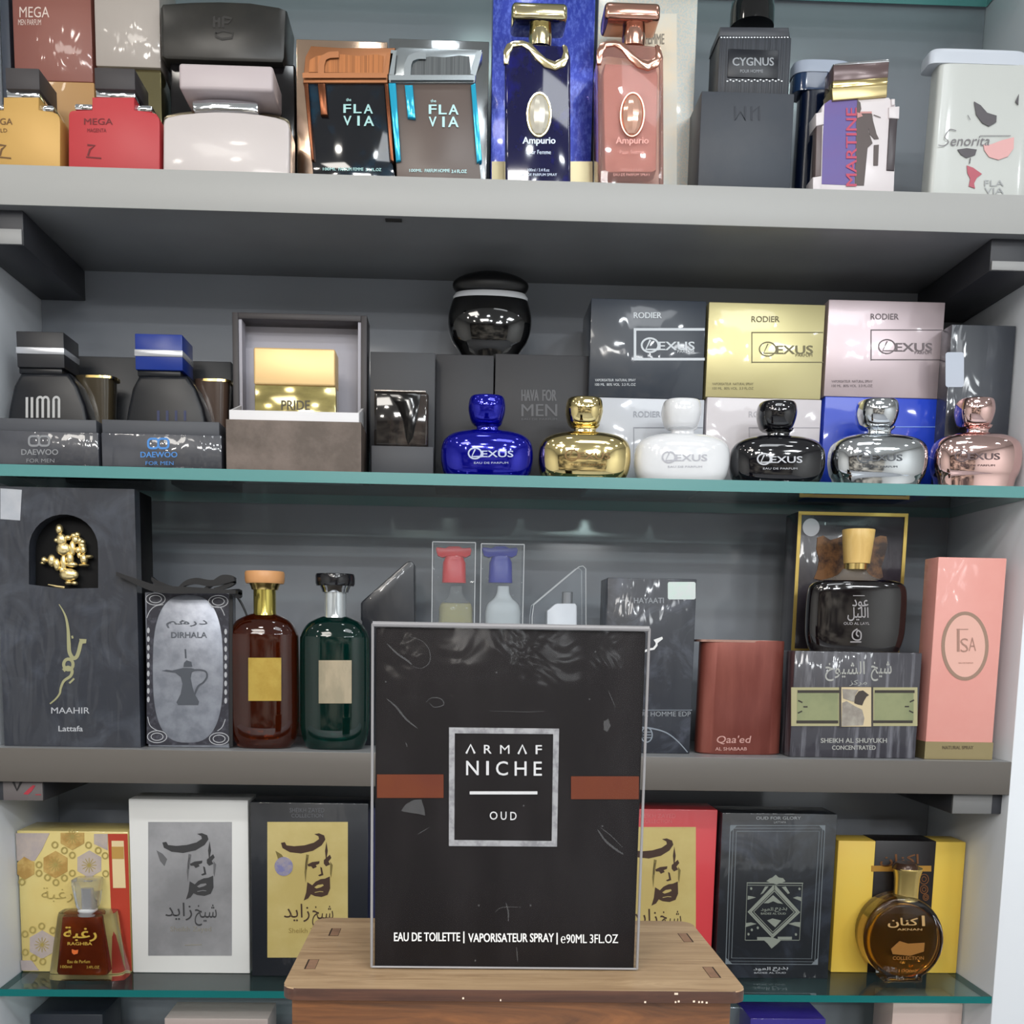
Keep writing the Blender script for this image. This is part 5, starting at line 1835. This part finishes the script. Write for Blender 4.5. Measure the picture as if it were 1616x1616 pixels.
for s_, x in ((0, lf), (1, rf - .003)):
    box('side_panel', st, frontw, x, x + .003, -hy + .008, hy - .012, 0, zt2 - TH, .0003)
# slots where the side panels' tenons come through
sl = crop(420, 1420, 8.08)
sr = crop(1000, 1420, 8.08)
slots = [sl((480, 882), (570, 762), (670, 768), (600, 880)), sl((805, 458), (868, 366), (938, 368), (890, 455)),
         sr((905, 858), (985, 858), (1085, 995), (1000, 985)), sr((590, 432), (662, 430), (738, 540), (655, 530))]
for k, L in enumerate(slots):
    bm, bm2 = bmesh.new(), bmesh.new()
    w_ = [onZ(*a, ZT) for a in L]
    loc = [(v.x - st.location.x, v.y - st.location.y) for v in w_]
    x0, x1 = min(a[0] for a in loc), max(a[0] for a in loc)
    y0, y1 = min(a[1] for a in loc), max(a[1] for a in loc)
    xm = sum(a[0] for a in loc) / 4
    ym = (y0 + y1) / 2
    add_box(bm, xm - .0022, xm + .0022, y0, y1, zt2 - .0005, zt2 + .0001)
    off = .0003 if k < 2 else -.0003
    add_box(bm2, xm - .0018 + off, xm + .0018 + off, y0 + .0002, y1 - .0007, zt2 - .0004, zt2 + .00022)
    so = link_mesh('slot', bm, M('slot_dark', (48, 32, 24), .6), st)
    link_mesh('tenon', bm2, wood('tenon_wood', (136, 104, 82), (112, 84, 66), (150, 116, 90), .5, (30, 30, 30)), so)
# chipped bright spots on the front edge
bm = bmesh.new()
for px, py, w_ in ((1067, 1568, 6), (1018, 1581, 3), (1066, 1581, 2.5), (1071, 1580, 3), (1095, 1580, 3.5), (1103, 1581, 2.5), (1108, 1581, 3), (1115, 1582, 3), (731, 1575, 3), (790, 1578, 2)):
    q = onY(px, py, yf_)
    sx = w_ / F * (1 + yf_) / 2
    add_box(bm, q.x - sx - st.location.x, q.x + sx - st.location.x, -hy - .00025, -hy + .0004, max(q.z - .0004, ZT - TH) - ZC, min(q.z + .0003, ZT - .0001) - ZC)
link_mesh('edge_chips', bm, M('chip_pale', (220, 200, 180), .6), st)

struct('counter', M('counter_laminate', (206, 211, 218), .4), -1.2, 1.2, -0.82, -0.4, ZC - .03, ZC)
struct('counter_front', M('counter_side', (120, 112, 104), .5), -1.2, 1.2, -0.45, -0.42, -1.35, ZC - .03)

YB = yat(800, 1530, ZT)
T = Thing('perfume_box', 'large film wrapped black box with silver square and copper bars, on the wooden stand', 'box', 592, 1010, 994, ZT, YB, 0.042)
T.body('carton', M('niche_black', (25, 22, 23), .6, spec=.12, noise=((40, 40, 14), (33, 30, 31), .42, .65)), .0008)
p = Print(T)
p.rect(595, 1222, 700, 1259)
p.rect(901, 1225, 1008, 1261)
p.done('copper_bar', M('copper_print', (112, 56, 30), .4, .4, noise=((12, 12, 12), (100, 46, 32), .4, .6)))
p = Print(T)
g = crop(670, 1120, 6.464)
P0 = [(250, 180), (1372, 192), (1350, 1395), (248, 1388)]
P1 = [(308, 240), (1312, 248), (1296, 1338), (304, 1328)]
for i in range(4):
    j = (i + 1) % 4
    p.poly(g(P0[i], P0[j], P1[j], P1[i]))
p.done('square_frame', M('foil_silver_niche', (170, 170, 174), .35, .4, noise=((300, 300, 300), (136, 136, 140), .42, .62)))
p = Print(T)
p.line(g((425, 445), (470, 356), (512, 445)), 3)
p.text('R', rect(g, 605, 358, 684, 446), .01)
p.text('M', rect(g, 770, 360, 866, 448), .01)
p.line(g((955, 450), (998, 360), (1036, 450)), 3)
p.text('F', rect(g, 1132, 360, 1196, 452), .01)
p.text('N', rect(g, 424, 520, 552, 666), .007)
p.text('I', rect(g, 628, 522, 656, 666), .0)
p.text('C', rect(g, 728, 524, 850, 670), .005)
p.text('H', rect(g, 918, 526, 1040, 672), .005)
p.text('E', rect(g, 1112, 528, 1196, 672), .005)
p.rect(*rect(g, 460, 832, 1150, 862))
p.text('O', rect(g, 664, 1036, 744, 1120), .008)
p.text('U', rect(g, 776, 1038, 836, 1122), .008)
p.text('D', rect(g, 874, 1040, 938, 1124), .008)
p.done('lettering', M('ink_niche', (206, 206, 208), .35, .2))
p = Print(T)
for b, a, e_ in (('EAU DE TOILETTE', 622, 726), ('VAPORISATEUR SPRAY', 739, 874), ('\u212e90ML 3FL.OZ', 885, 975)):
    f_ = (a - 622) / 353
    p.text(b, (a, 1471 + f_ * 4, e_, 1485 + f_ * 4), .018)
p.rect(731, 1470, 733, 1488)
p.rect(878, 1472, 880, 1490)
p.done('small_print', inkwhite)
# wrap: thin clear sleeve with its edge glints put in as pale grey bars
e = .0011
bm = add_box(bmesh.new(), -T.w / 2 - e, T.w / 2 + e, T.yf - e, T.d / 2 + e, 0.0001, T.h + e * 1.4, .0009, 2)
link_mesh('film_wrap', bm, clearfilm, T)
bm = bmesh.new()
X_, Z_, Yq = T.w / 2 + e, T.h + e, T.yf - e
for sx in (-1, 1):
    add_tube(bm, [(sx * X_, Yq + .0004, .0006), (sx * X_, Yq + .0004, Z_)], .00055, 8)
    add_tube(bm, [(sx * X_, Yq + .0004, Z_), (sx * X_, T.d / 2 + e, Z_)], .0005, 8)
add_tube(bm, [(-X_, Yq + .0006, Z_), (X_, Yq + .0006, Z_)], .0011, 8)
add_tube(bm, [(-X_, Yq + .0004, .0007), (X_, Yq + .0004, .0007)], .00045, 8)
link_mesh('film_fold', bm, M('film_edge_glint_m', (136, 134, 136), .3, coat=.3), T)
# smudges, creases and scuffs on the wrap
p = Print(T, y=T.yf - e, dy=.0003)
g = crop(570, 960, 2.6936)
for L, wd in (([(110, 150), (150, 190), (200, 225), (215, 240)], 3), ([(205, 120), (260, 140), (290, 180), (290, 230), (255, 255), (215, 245)], 1), ([(110, 385), (150, 420), (190, 470), (240, 510)], 3),
              ([(275, 400), (300, 380), (340, 385), (350, 410), (310, 420), (290, 400)], 1.5), ([(1005, 940), (1040, 990), (1090, 1030), (1115, 1045)], 3.5), ([(1015, 930), (1060, 965), (1110, 1015)], 1.2),
              ([(545, 436), (700, 440), (780, 437)], .8), ([(615, 1250), (625, 1290), (625, 1330)], 2.2), ([(570, 1290), (600, 1270), (680, 1270)], 1), ([(190, 570), (196, 590)], 1.5),
              ([(660, 1440), (665, 1500)], 1.6), ([(240, 960), (290, 930)], 1), ([(1050, 350), (1080, 420)], 1)):
    q = bez(L, 4)
    p.line(g(*q), [wd * (.25 + .75 * sin(pi * (i + .5) / len(q))) for i in range(len(q))])
p.poly(g((170, 860), (190, 832), (225, 814), (255, 812), (268, 850), (272, 880), (240, 872), (205, 868)))
p.poly(g((1030, 480), (1050, 470), (1060, 500), (1045, 525), (1030, 515)))
for x, y in ((970, 386), (500, 1262), (720, 1262), (1025, 925), (645, 190), (575, 272), (995, 185), (485, 1496), (690, 838), (105, 312)):
    p.poly(g(*ell(x, y, 4, 4, 6)))
p.done('wrap_scuff', clear('scuff', (255, 255, 255), .3, .3, 1.4, .06))

# a thing that is one mesh needs no Empty above it
for o in [o for o in COL.objects if o.type == 'EMPTY' and o.parent is None]:
    if len(o.children) == 1 and not o.children[0].children:
        c = o.children[0]
        nm, loc, rot = o.name, o.location.copy(), o.rotation_euler.copy()
        props = {k: o[k] for k in ('label', 'category', 'group') if k in o}
        c.parent = None
        bpy.data.objects.remove(o)
        c.name = nm
        c.location, c.rotation_euler = loc, rot
        for k, v in props.items():
            c[k] = v
